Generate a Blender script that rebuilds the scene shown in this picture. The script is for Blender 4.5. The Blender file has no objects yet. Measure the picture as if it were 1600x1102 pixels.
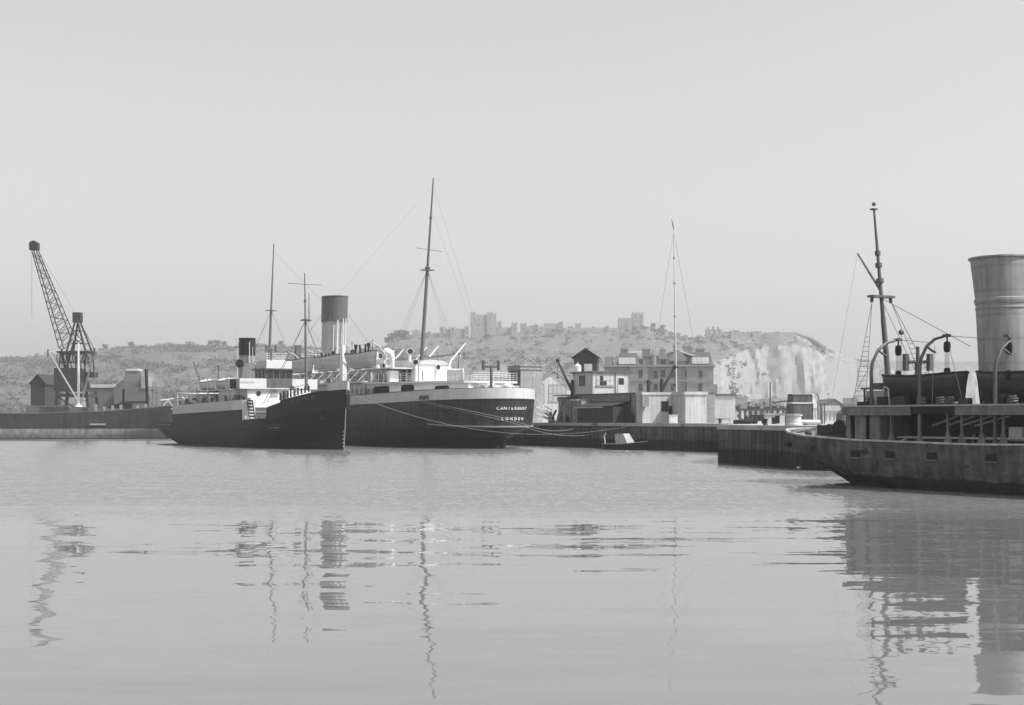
import bpy, bmesh, math, random
from math import sin, cos, pi, radians, sqrt
from mathutils import Vector, Matrix
random.seed(7)
SC = bpy.context.scene
COL = SC.collection
# ------------------------------------------------------------------ camera, sky, sun, exposure
F = 2198.0; HOR = 655.0; CAMH = 3.4           # focal length in photo pixels, horizon row, eye height
cam = bpy.data.objects.new('camera', bpy.data.cameras.new('camera'))
COL.objects.link(cam)
cam.location = (0, 0, CAMH); cam.rotation_euler = (pi/2, 0, 0)
cam.data.sensor_width = 36; cam.data.lens = 36*F/1600
cam.data.shift_y = (HOR-551)/1600
cam.data.clip_start = .5; cam.data.clip_end = 9000
SC.camera = cam
SUN = Vector((.58, -.25, .77)).normalized()
w = bpy.data.worlds.new('World'); SC.world = w; w.use_nodes = True
nt = w.node_tree
bg = nt.nodes['Background']
sky = nt.nodes.new('ShaderNodeTexSky'); sky.sky_type = 'NISHITA'; sky.sun_disc = False
sky.sun_elevation = math.asin(SUN.z); sky.sun_rotation = math.atan2(SUN.x, SUN.y)
sky.air_density = 1.0; sky.dust_density = 4.0; sky.ozone_density = 0.3
bw = nt.nodes.new('ShaderNodeRGBToBW')          # black and white film
pw = nt.nodes.new('ShaderNodeMath'); pw.operation = 'POWER'; pw.inputs[1].default_value = .65   # hazy, evenly bright summer sky
nt.links.new(sky.outputs[0], bw.inputs[0]); nt.links.new(bw.outputs[0], pw.inputs[0]); nt.links.new(pw.outputs[0], bg.inputs[0])
bg.inputs[1].default_value = .20
sun = bpy.data.objects.new('sun', bpy.data.lights.new('sun', 'SUN')); COL.objects.link(sun)
sun.data.energy = 2.9; sun.data.angle = radians(.5); sun.data.color = (1, 1, 1)
sun.rotation_euler = SUN.to_track_quat('Z', 'Y').to_euler()
SC.view_settings.view_transform = 'Standard'; SC.view_settings.look = 'None'
SC.view_settings.exposure = 0.90; SC.view_settings.gamma = 1
SC.cycles.use_denoising = True
SC.cycles.max_bounces = 6; SC.cycles.volume_bounces = 0

# ------------------------------------------------------------------ helpers
def at(px, py, d):                              # photo pixel at depth d -> world point
    return Vector(((px-800)/F*d, d, CAMH-(py-HOR)/F*d))
def zz(py, d): return CAMH-(py-HOR)/F*d
def lerp(a, b, t): return a+(b-a)*t
def curve(pts):                                 # piecewise linear function
    def f(x):
        if x <= pts[0][0]: return pts[0][1]
        for (a, b), (c, d) in zip(pts, pts[1:]):
            if x <= c: return b+(d-b)*(x-a)/(c-a)
        return pts[-1][1]
    return f

MATS = {}
def M(name, v, rough=.6, var=.25, scale=1.5, streak=0, brick=None, band=None, metallic=0, spec=.5, bump=.0, dark=None, thr=.5):
    """grey procedural paint/stone: v base reflectance, var patchiness, streak vertical runs, brick (w,h), band (z, value)"""
    if name in MATS: return MATS[name]
    m = bpy.data.materials.new(name); m.use_nodes = True; MATS[name] = m
    N = m.node_tree.nodes; L = m.node_tree.links
    b = N['Principled BSDF']; b.inputs['Roughness'].default_value = rough; b.inputs['Metallic'].default_value = metallic; b.inputs['Specular IOR Level'].default_value = spec
    tc = N.new('ShaderNodeTexCoord')
    n1 = N.new('ShaderNodeTexNoise'); n1.inputs['Scale'].default_value = scale; n1.inputs['Detail'].default_value = 6
    n1.inputs['Roughness'].default_value = .65
    L.new(tc.outputs['Object'], n1.inputs['Vector'])
    r = N.new('ShaderNodeMapRange'); r.inputs[1].default_value = .28; r.inputs[2].default_value = .72
    r.inputs[3].default_value = 1-var; r.inputs[4].default_value = 1+var
    L.new(n1.outputs[0], r.inputs[0])
    fac = r.outputs[0]
    def mul(a, bb):
        q = N.new('ShaderNodeMath'); q.operation = 'MULTIPLY'
        L.new(a, q.inputs[0])
        if isinstance(bb, (int, float)): q.inputs[1].default_value = bb
        else: L.new(bb, q.inputs[1])
        return q.outputs[0]
    if streak:
        mp = N.new('ShaderNodeMapping'); mp.inputs['Scale'].default_value = (2.2, 2.2, .13)
        L.new(tc.outputs['Object'], mp.inputs[0])
        n2 = N.new('ShaderNodeTexNoise'); n2.inputs['Scale'].default_value = 1.3; n2.inputs['Detail'].default_value = 4
        L.new(mp.outputs[0], n2.inputs['Vector'])
        r2 = N.new('ShaderNodeMapRange'); r2.inputs[1].default_value = .35; r2.inputs[2].default_value = .65
        r2.inputs[3].default_value = 1-streak; r2.inputs[4].default_value = 1+streak*.5
        L.new(n2.outputs[0], r2.inputs[0]); fac = mul(fac, r2.outputs[0])
    if brick:
        sp = N.new('ShaderNodeSeparateXYZ'); L.new(tc.outputs['Object'], sp.inputs[0])
        ad = N.new('ShaderNodeMath'); ad.operation = 'ADD'; L.new(sp.outputs[0], ad.inputs[0]); L.new(sp.outputs[1], ad.inputs[1])
        cb = N.new('ShaderNodeCombineXYZ'); L.new(ad.outputs[0], cb.inputs[0]); L.new(sp.outputs[2], cb.inputs[1])
        bt = N.new('ShaderNodeTexBrick'); bt.inputs['Scale'].default_value = 1
        bt.inputs['Brick Width'].default_value = brick[0]; bt.inputs['Row Height'].default_value = brick[1]
        bt.inputs['Mortar Size'].default_value = brick[1]*.06
        lo, hi, mo = brick[2:5]
        bt.inputs['Color1'].default_value = (lo,)*3+(1,); bt.inputs['Color2'].default_value = (hi,)*3+(1,)
        bt.inputs['Mortar'].default_value = (mo,)*3+(1,)
        L.new(cb.outputs[0], bt.inputs['Vector']); fac = mul(fac, bt.outputs[0])
    val = mul(fac, v)
    if band:                                     # paint change at a height, slightly ragged
        sp = N.new('ShaderNodeSeparateXYZ'); L.new(tc.outputs['Object'], sp.inputs[0])
        nb = N.new('ShaderNodeTexNoise'); nb.inputs['Scale'].default_value = .7; nb.inputs['Detail'].default_value = 5
        L.new(tc.outputs['Object'], nb.inputs['Vector'])
        for z, vb, rag in band:
            ma = N.new('ShaderNodeMath'); ma.operation = 'MULTIPLY_ADD'
            L.new(nb.outputs[0], ma.inputs[0]); ma.inputs[1].default_value = -rag; L.new(sp.outputs[2], ma.inputs[2])
            st = N.new('ShaderNodeMapRange'); st.inputs[1].default_value = z-.03-rag*.5; st.inputs[2].default_value = z+.03-rag*.5
            L.new(ma.outputs[0], st.inputs[0])
            mx = N.new('ShaderNodeMix'); L.new(st.outputs[0], mx.inputs[0])
            L.new(mul(fac, vb), mx.inputs[2]); L.new(val, mx.inputs[3]); val = mx.outputs[0]
    if dark:                                     # scattered stains / worn patches: (scale, value, amount)
        n3 = N.new('ShaderNodeTexNoise'); n3.inputs['Scale'].default_value = dark[0]; n3.inputs['Detail'].default_value = 8
        n3.inputs['Roughness'].default_value = .7
        L.new(tc.outputs['Object'], n3.inputs['Vector'])
        st = N.new('ShaderNodeMapRange'); st.inputs[1].default_value = dark[2]; st.inputs[2].default_value = dark[2]+.06
        L.new(n3.outputs[0], st.inputs[0])
        mx = N.new('ShaderNodeMix'); L.new(st.outputs[0], mx.inputs[0]); L.new(val, mx.inputs[2]); mx.inputs[3].default_value = dark[1]
        val = mx.outputs[0]
    cc = N.new('ShaderNodeCombineColor')
    for i in range(3): L.new(val, cc.inputs[i])
    L.new(cc.outputs[0], b.inputs['Base Color'])
    if bump:
        bp = N.new('ShaderNodeBump'); bp.inputs['Strength'].default_value = bump; bp.inputs['Distance'].default_value = .05
        L.new(n1.outputs[0], bp.inputs['Height']); L.new(bp.outputs[0], b.inputs['Normal'])
    return m

class MB:
    def __init__(s): s.v = []; s.f = []
    def add(s, vs, fs):
        o = len(s.v); s.v += [tuple(v) for v in vs]; s.f += [tuple(i+o for i in f) for f in fs]; return s
    def box(s, x0, x1, y0, y1, z0, z1, taper=None):
        tx, ty = taper or (0, 0)
        v = [(x0,y0,z0),(x1,y0,z0),(x1,y1,z0),(x0,y1,z0),(x0+tx,y0+ty,z1),(x1-tx,y0+ty,z1),(x1-tx,y1-ty,z1),(x0+tx,y1-ty,z1)]
        return s.add(v, [(0,3,2,1),(4,5,6,7),(0,1,5,4),(1,2,6,5),(2,3,7,6),(3,0,4,7)])
    def tube(s, pts, r, n=8, cap=True):
        pts = [Vector(p) for p in pts]
        rs = r if isinstance(r, (list, tuple)) else [r]*len(pts)
        vs = []; fs = []
        prev = None
        for i, p in enumerate(pts):
            d = (pts[min(i+1, len(pts)-1)]-pts[max(i-1, 0)]).normalized()
            if prev is None:
                a = Vector((0, 0, 1)) if abs(d.z) < .9 else Vector((1, 0, 0))
                u = d.cross(a).normalized()
            else: u = (prev-d*prev.dot(d)).normalized()
            prev = u; q = d.cross(u)
            for k in range(n):
                t = 2*pi*k/n; vs.append(p+(u*cos(t)+q*sin(t))*rs[i])
        for i in range(len(pts)-1):
            for k in range(n):
                k2 = (k+1) % n; fs.append((i*n+k, i*n+k2, i*n+n+k2, i*n+n+k))
        if cap: fs += [tuple(range(n))[::-1], tuple(range((len(pts)-1)*n, len(pts)*n))]
        return s.add(vs, fs)
    def bar(s, a, b, w, h=None):
        h = h or w; a = Vector(a); b = Vector(b); d = (b-a).normalized()
        up = Vector((0, 0, 1)) if abs(d.z) < .95 else Vector((1, 0, 0))
        u = d.cross(up).normalized()*w/2; q = u.cross(d).normalized()*h/2
        v = [a-u-q, a+u-q, a+u+q, a-u+q, b-u-q, b+u-q, b+u+q, b-u+q]
        return s.add(v, [(0,3,2,1),(4,5,6,7),(0,1,5,4),(1,2,6,5),(2,3,7,6),(3,0,4,7)])
    def prism(s, poly, z0, z1):                  # polygon in xy extruded in z
        n = len(poly); z0f = z0 if callable(z0) else (lambda x, y: z0); z1f = z1 if callable(z1) else (lambda x, y: z1)
        v = [(x, y, z0f(x, y)) for x, y in poly]+[(x, y, z1f(x, y)) for x, y in poly]
        return s.add(v, [tuple(range(n))[::-1], tuple(range(n, 2*n))]+[(i, (i+1) % n, n+(i+1) % n, n+i) for i in range(n)])
    def prof(s, poly, y0, y1):                   # polygon in xz extruded in y
        n = len(poly)
        v = [(x, y0, z) for x, z in poly]+[(x, y1, z) for x, z in poly]
        return s.add(v, [tuple(range(n)), tuple(range(n, 2*n))[::-1]]+[(i, n+i, n+(i+1) % n, (i+1) % n) for i in range(n)])
    def profx(s, poly, x0, x1):                  # polygon in yz extruded in x
        n = len(poly)
        v = [(x0, y, z) for y, z in poly]+[(x1, y, z) for y, z in poly]
        return s.add(v, [tuple(range(n))[::-1], tuple(range(n, 2*n))]+[(i, (i+1) % n, n+(i+1) % n, n+i) for i in range(n)])
    def lathe(s, prof, c=(0,0,0), n=20, sx=1, sy=1, lean=(0,0)):
        z0 = prof[0][1]
        v = []; f = []
        for r, z in prof:
            for k in range(n):
                t = 2*pi*k/n
                v.append((c[0]+r*sx*cos(t)+lean[0]*(z-z0), c[1]+r*sy*sin(t)+lean[1]*(z-z0), c[2]+z))
        for i in range(len(prof)-1):
            for k in range(n):
                k2 = (k+1) % n; f.append((i*n+k, i*n+k2, i*n+n+k2, i*n+n+k))
        f += [tuple(range(n))[::-1], tuple(range((len(prof)-1)*n, len(prof)*n))]
        return s.add(v, f)
    def ball(s, c, r, n=10, m=6, sz=1):
        return s.lathe([(max(.001, r*sin(pi*i/m)), -r*sz*cos(pi*i/m)) for i in range(m+1)], c, n)
    def rot(s, ang, c=(0,0)):
        ca, sa = cos(ang), sin(ang)
        s.v = [(c[0]+(x-c[0])*ca-(y-c[1])*sa, c[1]+(x-c[0])*sa+(y-c[1])*ca, z) for x, y, z in s.v]; return s
    def build(s, name, mat, parent=None, smooth=True, angle=35):
        me = bpy.data.meshes.new(name); me.from_pydata(s.v, [], s.f)
        bm = bmesh.new(); bm.from_mesh(me)
        bmesh.ops.remove_doubles(bm, verts=bm.verts, dist=1e-4)
        bmesh.ops.recalc_face_normals(bm, faces=bm.faces)
        bm.to_mesh(me); bm.free()
        if smooth:
            me.polygons.foreach_set('use_smooth', [True]*len(me.polygons)); me.set_sharp_from_angle(angle=radians(angle))
        me.materials.append(mat)
        o = bpy.data.objects.new(name, me); COL.objects.link(o)
        if parent: o.parent = parent
        return o
def tag(o, label, cat, group=None):
    o['label'] = label; o['category'] = cat
    if group: o['group'] = group
    return o
def empty(name, label, cat, loc, rz=0, group=None):
    o = bpy.data.objects.new(name, None); COL.objects.link(o); o.empty_display_size = .5
    o.location = loc; o.rotation_euler = (0, 0, rz)
    return tag(o, label, cat, group)
KIDS = {}
def tree_copy(o, parent=None):
    c = o.copy(); COL.objects.link(c)
    if parent: c.parent = parent
    for ch in list(o.children): tree_copy(ch, c)
    return c
def struct(name, mb, mat, smooth=False):
    o = mb.build(name, mat, None, smooth); o['kind'] = 'structure'; return o

# ---- hull tools (ship frame: x forward from the stern, y to port, z up from the waterline)
def hbf(s, r):
    a = min(1, max(0, (s-r['s0'])/r['us'])); c = min(1, max(0, (s-(r['s1']-r['ub']))/r['ub']))
    return r['B']*(1-(1-a)**2)**r.get('pe', .5)*(1-c**r.get('q', 2.2))
def hull_grid(mb, rows, ns=56, deck=None):
    n = ns+1; vs = []; fs = []
    for r in rows:
        for sgn in (1, -1):
            for i in range(n):
                t = .5-.5*cos(pi*i/ns); s = lerp(r['s0'], r['s1'], t)
                z = r['z'](s) if callable(r['z']) else r['z']
                vs.append((s, sgn*hbf(s, r), z))
    for k in range(len(rows)-1):
        for h in (0, 1):
            a = (2*k+h)*n; b = (2*k+2+h)*n
            for i in range(ns): fs.append((a+i, a+i+1, b+i+1, b+i))
    if deck is not None:
        a = 2*deck*n
        for i in range(ns): fs.append((a+i, a+i+1, a+n+i+1, a+n+i))
    return mb.add(vs, fs)
def strip(mb, r, sA, sB, zlo, zhi, th=.12, n=24, sides=(1, -1), inset=0):
    """plating that follows the ship's side r between two stations"""
    zl = zlo if callable(zlo) else (lambda s: zlo); zh = zhi if callable(zhi) else (lambda s: zhi)
    for sg in sides:
        vs = []; fs = []
        for i in range(n+1):
            t = .5-.5*cos(pi*i/n); s = lerp(sA, sB, t); y = max(0, hbf(s, r)-inset); yi = max(0, y-th)
            vs += [(s, sg*y, zl(s)), (s, sg*y, zh(s)), (s, sg*yi, zh(s)), (s, sg*yi, zl(s))]
        for i in range(n):
            for k in range(4):
                k2 = (k+1) % 4; fs.append((4*i+k, 4*i+4+k, 4*i+4+k2, 4*i+k2))
        fs += [(0, 1, 2, 3), (4*n+3, 4*n+2, 4*n+1, 4*n)]
        mb.add(vs, fs)
    return mb
def deckplate(mb, r, sA, sB, z, inset=.1, th=.1, n=24):
    zf = z if callable(z) else (lambda s: z)
    vs = []; fs = []
    for i in range(n+1):
        s = lerp(sA, sB, i/n); y = max(.02, hbf(s, r)-inset)
        vs += [(s, y, zf(s)), (s, -y, zf(s)), (s, -y, zf(s)-th), (s, y, zf(s)-th)]
    for i in range(n):
        for k in range(4):
            k2 = (k+1) % 4; fs.append((4*i+k, 4*i+k2, 4*i+4+k2, 4*i+4+k))
    fs += [(0, 3, 2, 1), (4*n, 4*n+1, 4*n+2, 4*n+3)]
    return mb.add(vs, fs)
class Frame:
    def __init__(s, loc, ang): s.o = Vector(loc); s.a = ang; s.c = cos(ang); s.s = sin(ang)
    def W(s, x, y, z=0): return Vector((s.o.x+x*s.c-y*s.s, s.o.y+x*s.s+y*s.c, s.o.z+z))
    def s_at(s, px, y):                          # station whose point at offset y falls on photo column px
        k = (px-800)/F
        ax, bx = s.o.x-y*s.s, s.c; ay, by = s.o.y+y*s.c, s.s
        return (k*ay-ax)/(bx-k*by)
    def d(s, x, y): return s.W(x, y).y
def railing(mb, pts, h=1.0, bars=3, r=.025, step=1.5):
    pts = [Vector(p) for p in pts]
    for k in range(bars):
        mb.tube([p+Vector((0, 0, h*(k+1)/bars)) for p in pts], r, 4)
    for a, b in zip(pts, pts[1:]):
        m = max(1, int((b-a).length/step))
        for i in range(m): 
            p = a.lerp(b, i/m); mb.tube([p, p+Vector((0, 0, h))], r*1.2, 4)
    p = pts[-1]; mb.tube([p, p+Vector((0, 0, h))], r*1.2, 4)
    return mb
def cowl(root, x, y, z0, z1, r, ang, matl, dark, name='ventilator_cowl'):
    """ship's ventilator: stalk, bend and a round mouth facing ang"""
    d = Vector((cos(ang), sin(ang), 0)); R = r*1.1
    pts = [Vector((x, y, z0)), Vector((x, y, z1-R*1.2))]; rs = [r*.6, r*.6]
    for i in range(1, 7):
        t = i/6*pi/2
        pts.append(Vector((x, y, z1-R*1.2))+d*(R*(1-cos(t)))+Vector((0, 0, R*sin(t)))); rs.append(lerp(r*.62, r, i/6))
    pts.append(pts[-1]+d*r*.35); rs.append(r*1.08)
    o = MB().tube(pts, rs, 14).build(name, matl, root)
    e = pts[-1]+d*.004
    MB().tube([e, e+d*.01], r*.95, 14).build('mouth', dark, o)
    return o

# ------------------------------------------------------------------ materials
black = M('black_hull_paint', .009, .5, .35, .8, .4, brick=(4.2, .9, .88, 1.12, .65), band=[(.75, .022, .15)], spec=.2)
blackp = M('black_paint', .014, .55, .3, 2, spec=.25)
cant_m = M('dark_hull_paint', .036, .45, .35, .5, .45, brick=(5.5, 1.1, .82, 1.18, .5), band=[(1.2, .02, .2)], dark=(1.7, .06, .73), spec=.3)
white = M('white_paint', .68, .45, .06, 1.2, .06)
whited = M('weathered_white_paint', .55, .55, .12, 1.0, .12)
offw = M('off_white_canvas', .56, .8, .08, 2)
greyp = M('grey_paint', .24, .55, .15, 1.5, .1)
lgrey = M('light_grey_paint', .45, .55, .12, 1.2, .1)
dgrey = M('dark_grey_paint', .09, .55, .25, 2, .1)
buff = M('buff_funnel_paint', .33, .5, .12, 1.0, .15)
deckm = M('deck_planks', .30, .8, .2, 3)
wood = M('varnished_wood', .10, .5, .3, 4, .2)
mastm = M('mast_paint', .11, .5, .15, 3)
glass = M('dark_window_glass', .02, .12, .2, 2)
void = M('dark_opening', .012, .9, .2, 2)
rope = M('manila_rope', .28, .9, .15, 8)
wire = M('wire_rigging', .10, .5, .1, 8)
rust = M('rusty_hull_plates', .10, .7, .6, .9, .35, brick=(2.4, .62, .92, 1.08, .82), band=[(.30, .03, .35)], dark=(1.1, .035, .575), spec=.3)
rustp = M('rusty_grey_paint', .15, .7, .35, 1.4, .3, dark=(2.0, .06, .64))
quaym = M('quay_wall_stone', .085, .9, .45, .5, .6, brick=(3.1, .85, .85, 1.12, .72), band=[(1.15, .03, .5)], bump=.3, spec=.15)
quaytop = M('quay_paving', .38, .85, .2, .6, brick=None, dark=(.35, .2, .55))
brickd = M('dark_brickwork', .19, .85, .22, 1.0, .15, brick=(.45, .15, .8, 1.15, 1.3))
brickl = M('pale_brickwork', .27, .85, .15, 1.0, .15, brick=(.45, .15, .88, 1.1, 1.15))
render_ = M('white_render', .46, .8, .14, .6, .22, dark=(1.4, .30, .66))
stone = M('hotel_stone', .20, .85, .15, .4, .15, brick=(1.2, .45, .93, 1.06, .9))
slate = M('slate_roof', .09, .6, .2, 1.5, brick=(.6, .3, .85, 1.12, .7))
sheetm = M('corrugated_sheeting', .42, .6, .12, 1, .12)
tarred = M('tarred_boards', .028, .7, .3, 2, .3)
steel = M('dark_crane_steel', .02, .6, .3, 2)
castle_m = M('castle_stone', .28, .9, .2, .08, .1, brick=(3, 1.2, .9, 1.08, .85))
leafm = M('foliage', .10, .85, .45, .3)
barkm = M('tree_bark', .07, .9, .3, 2)

# ------------------------------------------------------------------ water
def water():
    mb = MB(); mb.add([(-2600, -60, 0), (2600, -60, 0), (2600, 2900, 0), (-2600, 2900, 0)], [(0, 1, 2, 3)])
    m = bpy.data.materials.new('harbour_water'); m.use_nodes = True
    N = m.node_tree.nodes; L = m.node_tree.links; b = N['Principled BSDF']
    b.inputs['Base Color'].default_value = (.145, .145, .145, 1); b.inputs['Roughness'].default_value = .03
    b.inputs['IOR'].default_value = 1.40
    geo = N.new('ShaderNodeNewGeometry'); sp = N.new('ShaderNodeSeparateXYZ'); L.new(geo.outputs['Position'], sp.inputs[0])
    def math_(op, a, c=None, e=None):
        q = N.new('ShaderNodeMath'); q.operation = op
        for i, v in enumerate((a, c, e)):
            if v is None: continue
            if isinstance(v, (int, float)): q.inputs[i].default_value = v
            else: L.new(v, q.inputs[i])
        return q.outputs[0]
    def noise(sx, sy, detail=3, seed=0.0, rough=.5):
        mp = N.new('ShaderNodeMapping'); mp.inputs['Scale'].default_value = (sx, sy, 1); mp.inputs['Location'].default_value = (seed, seed*1.7, 0)
        L.new(geo.outputs['Position'], mp.inputs[0])
        n = N.new('ShaderNodeTexNoise'); n.inputs['Scale'].default_value = 1; n.inputs['Detail'].default_value = detail
        n.inputs['Roughness'].default_value = rough
        L.new(mp.outputs[0], n.inputs['Vector'])
        s = N.new('ShaderNodeSeparateColor'); L.new(n.outputs['Color'], s.inputs[0]); return n.outputs[0], s.outputs[0], s.outputs[1]
    # a breeze roughens the basin beyond about 45 m; the near water lies in a lee and is calm
    edge, _, _ = noise(.03, .10, 4, 3.1)
    yy = math_('MULTIPLY_ADD', edge, 22.0, sp.outputs[1])
    rr = N.new('ShaderNodeMapRange'); rr.interpolation_type = 'SMOOTHSTEP'
    rr.inputs[1].default_value = 50; rr.inputs[2].default_value = 72; L.new(yy, rr.inputs[0]); breeze = rr.outputs[0]
    _, ax, ay = noise(.22, .75, 3, 0.3)          # long low swell of the calm part
    _, bx, by = noise(1.1, 3.2, 2, 7.3)          # wavelets
    _, cx, cy = noise(3.5, 8.0, 3, 2.2, .6)      # wind ripples
    _, dx, dy = noise(4.2, .85, 3, 5.5, .65)      # gusts catching groups of ripples
    bl, _, _ = noise(.012, .05, 3, 9.0)          # cat's paws
    c = lambda v: math_('SUBTRACT', v, .5)
    amp_b = math_('MULTIPLY_ADD', breeze, .05, .036)
    amp_c = math_('MULTIPLY', breeze, math_('MULTIPLY_ADD', bl, .30, .10))
    nx = math_('ADD', math_('ADD', math_('MULTIPLY', c(ax), .05), math_('MULTIPLY', c(bx), amp_b)), math_('MULTIPLY', c(cx), amp_c))
    ny = math_('ADD', math_('ADD', math_('MULTIPLY', c(ay), .11), math_('MULTIPLY', c(by), amp_b)), math_('MULTIPLY', c(cy), amp_c))
    ny = math_('ADD', ny, math_('MULTIPLY', math_('MULTIPLY', c(dy), breeze), .27))
    ny = math_('SUBTRACT', ny, math_('MULTIPLY', breeze, .115))   # reflection of higher sky put into the normals, all tilted towards the camera
    cb = N.new('ShaderNodeCombineXYZ'); L.new(nx, cb.inputs[0]); L.new(ny, cb.inputs[1]); cb.inputs[2].default_value = 1
    nm = N.new('ShaderNodeVectorMath'); nm.operation = 'NORMALIZE'; L.new(cb.outputs[0], nm.inputs[0])
    L.new(nm.outputs[0], b.inputs['Normal'])
    rg = math_('MULTIPLY_ADD', breeze, .06, .02); L.new(rg, b.inputs['Roughness'])
    struct('water', mb, m)
water()

# ------------------------------------------------------------------ hill, cliff, quays
ridge = curve([(-900,570),(0,560),(60,556),(150,550),(200,545),(250,541),(300,540),(345,543),(400,540),(470,543),(560,547),(600,541),(615,533),
  (640,529),(686,530),(735,531),(800,524),(850,520),(900,520),(960,520),(1010,512),(1045,519),(1070,527),(1100,528),(1185,526),(1195,519),
  (1245,519),(1270,528),(1290,541),(1312,553),(1330,560),(1420,565),(1600,566),(2400,572)])
cliffy = curve([(1060,0),(1130,.35),(1170,.9),(1320,1),(2400,1)])
hazec = 1500.0
def hill():
    from mathutils import noise as nz
    mb = MB(); nx, ny = 760, 150
    vs = []; fs = []
    for j in range(ny+1):
        v = j/ny
        for i in range(nx+1):
            px = lerp(-700, 2300, i/nx)
            far = px > 1312
            dr = 1500 if px < 1290 else lerp(1500, 2350, min(1, (px-1290)/45)**.6)
            zt = zz(ridge(px), dr)
            cl = cliffy(px)
            # a gentle slope on the left; on the right scree, then a chalk face, then a short brow
            d0 = 820 if cl < .9 else lerp(820, 1250, min(1, (cl-.0)))
            d0 = lerp(820, dr-170, cl)
            if v <= .75:
                t = v/.75; d = lerp(d0, dr, t)
                g = t*t*(3-2*t)*.55+.45*t
                s = .22*min(1, t/.40) + (.60*min(1, max(0, (t-.40)/.10))) + .18*max(0, (t-.5)/.5)
                k = lerp(g, s, cl)
                z = lerp(2.2, zt, k)
            else:
                t = (v-.75)/.25; d = dr+t*500; z = zt-14*t
            X = (px-800)/F*d
            n1 = nz.fractal(Vector((X*.012, d*.012, 0)), 1, 2, 5); n2 = nz.fractal(Vector((X*.035, z*.008, 0)), .8, 2.1, 6)
            amt = min(1, v*6)*(1 if v < .70 else .35)
            z += n1*4.5*amt*(1-cl*.5); d += n2*15*cl*amt*(1 if v < .72 else .2); X += n1*6*cl*amt
            if v < .02: z = 2.0
            vs.append((X, d, z))
    for j in range(ny):
        for i in range(nx):
            a = j*(nx+1)+i; fs.append((a, a+1, a+nx+2, a+nx+1))
    mb.add(vs, fs)
    m = bpy.data.materials.new('chalk_and_downland'); m.use_nodes = True
    N = m.node_tree.nodes; L = m.node_tree.links; b = N['Principled BSDF']; b.inputs['Roughness'].default_value = .95
    b.inputs['Specular IOR Level'].default_value = .1
    geo = N.new('ShaderNodeNewGeometry'); sp = N.new('ShaderNodeSeparateXYZ'); L.new(geo.outputs['True Normal'], sp.inputs[0])
    n1 = N.new('ShaderNodeTexNoise'); n1.inputs['Scale'].default_value = .03; n1.inputs['Detail'].default_value = 8; n1.inputs['Roughness'].default_value = .7
    L.new(geo.outputs['Position'], n1.inputs['Vector'])
    n2 = N.new('ShaderNodeTexNoise'); n2.inputs['Scale'].default_value = .12; n2.inputs['Detail'].default_value = 6; n2.inputs['Roughness'].default_value = .7
    L.new(geo.outputs['Position'], n2.inputs['Vector'])
    ad = N.new('ShaderNodeMath'); ad.operation = 'MULTIPLY_ADD'; L.new(n1.outputs[0], ad.inputs[0]); ad.inputs[1].default_value = .55; L.new(sp.outputs[2], ad.inputs[2])
    ck = N.new('ShaderNodeMapRange'); ck.inputs[1].default_value = .80; ck.inputs[2].default_value = 1.06; ck.inputs[3].default_value = 1; ck.inputs[4].default_value = 0
    L.new(ad.outputs[0], ck.inputs[0])
    gr = N.new('ShaderNodeValToRGB'); L.new(n2.outputs[0], gr.inputs[0])   # mottled grass tones, lightened below to imitate flare
    gr.color_ramp.elements[0].position = .35; gr.color_ramp.elements[0].color = (.06,)*3+(1,)
    gr.color_ramp.elements[1].position = .68; gr.color_ramp.elements[1].color = (.145,)*3+(1,)
    ch = N.new('ShaderNodeValToRGB'); L.new(n2.outputs[0], ch.inputs[0])
    ch.color_ramp.elements[0].position = .3; ch.color_ramp.elements[0].color = (.21,)*3+(1,)
    ch.color_ramp.elements[1].position = .6; ch.color_ramp.elements[1].color = (.34,)*3+(1,)
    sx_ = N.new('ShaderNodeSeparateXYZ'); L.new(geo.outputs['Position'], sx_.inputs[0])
    flare_gain = N.new('ShaderNodeMapRange'); flare_gain.inputs[1].default_value = -330; flare_gain.inputs[2].default_value = -60; flare_gain.inputs[3].default_value = 1; flare_gain.inputs[4].default_value = 1.35  # flare put into the grass colour, paler towards the castle
    L.new(sx_.outputs[0], flare_gain.inputs[0])
    gm_ = N.new('ShaderNodeVectorMath'); gm_.operation = 'SCALE'; L.new(gr.outputs[0], gm_.inputs[0]); L.new(flare_gain.outputs[0], gm_.inputs['Scale'])
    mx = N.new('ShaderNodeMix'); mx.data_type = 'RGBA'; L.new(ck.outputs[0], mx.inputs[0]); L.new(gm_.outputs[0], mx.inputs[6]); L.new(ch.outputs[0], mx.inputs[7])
    L.new(mx.outputs[2], b.inputs['Base Color'])
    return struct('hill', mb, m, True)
HILL = hill()
from mathutils.bvhtree import BVHTree
_bv = BVHTree.FromPolygons([v.co for v in HILL.data.vertices], [p.vertices for p in HILL.data.polygons])
def ground_z(x, y):
    h = _bv.ray_cast(Vector((x, y, 400)), Vector((0, 0, -1)))
    return h[0].z if h[0] else 2.0

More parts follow.
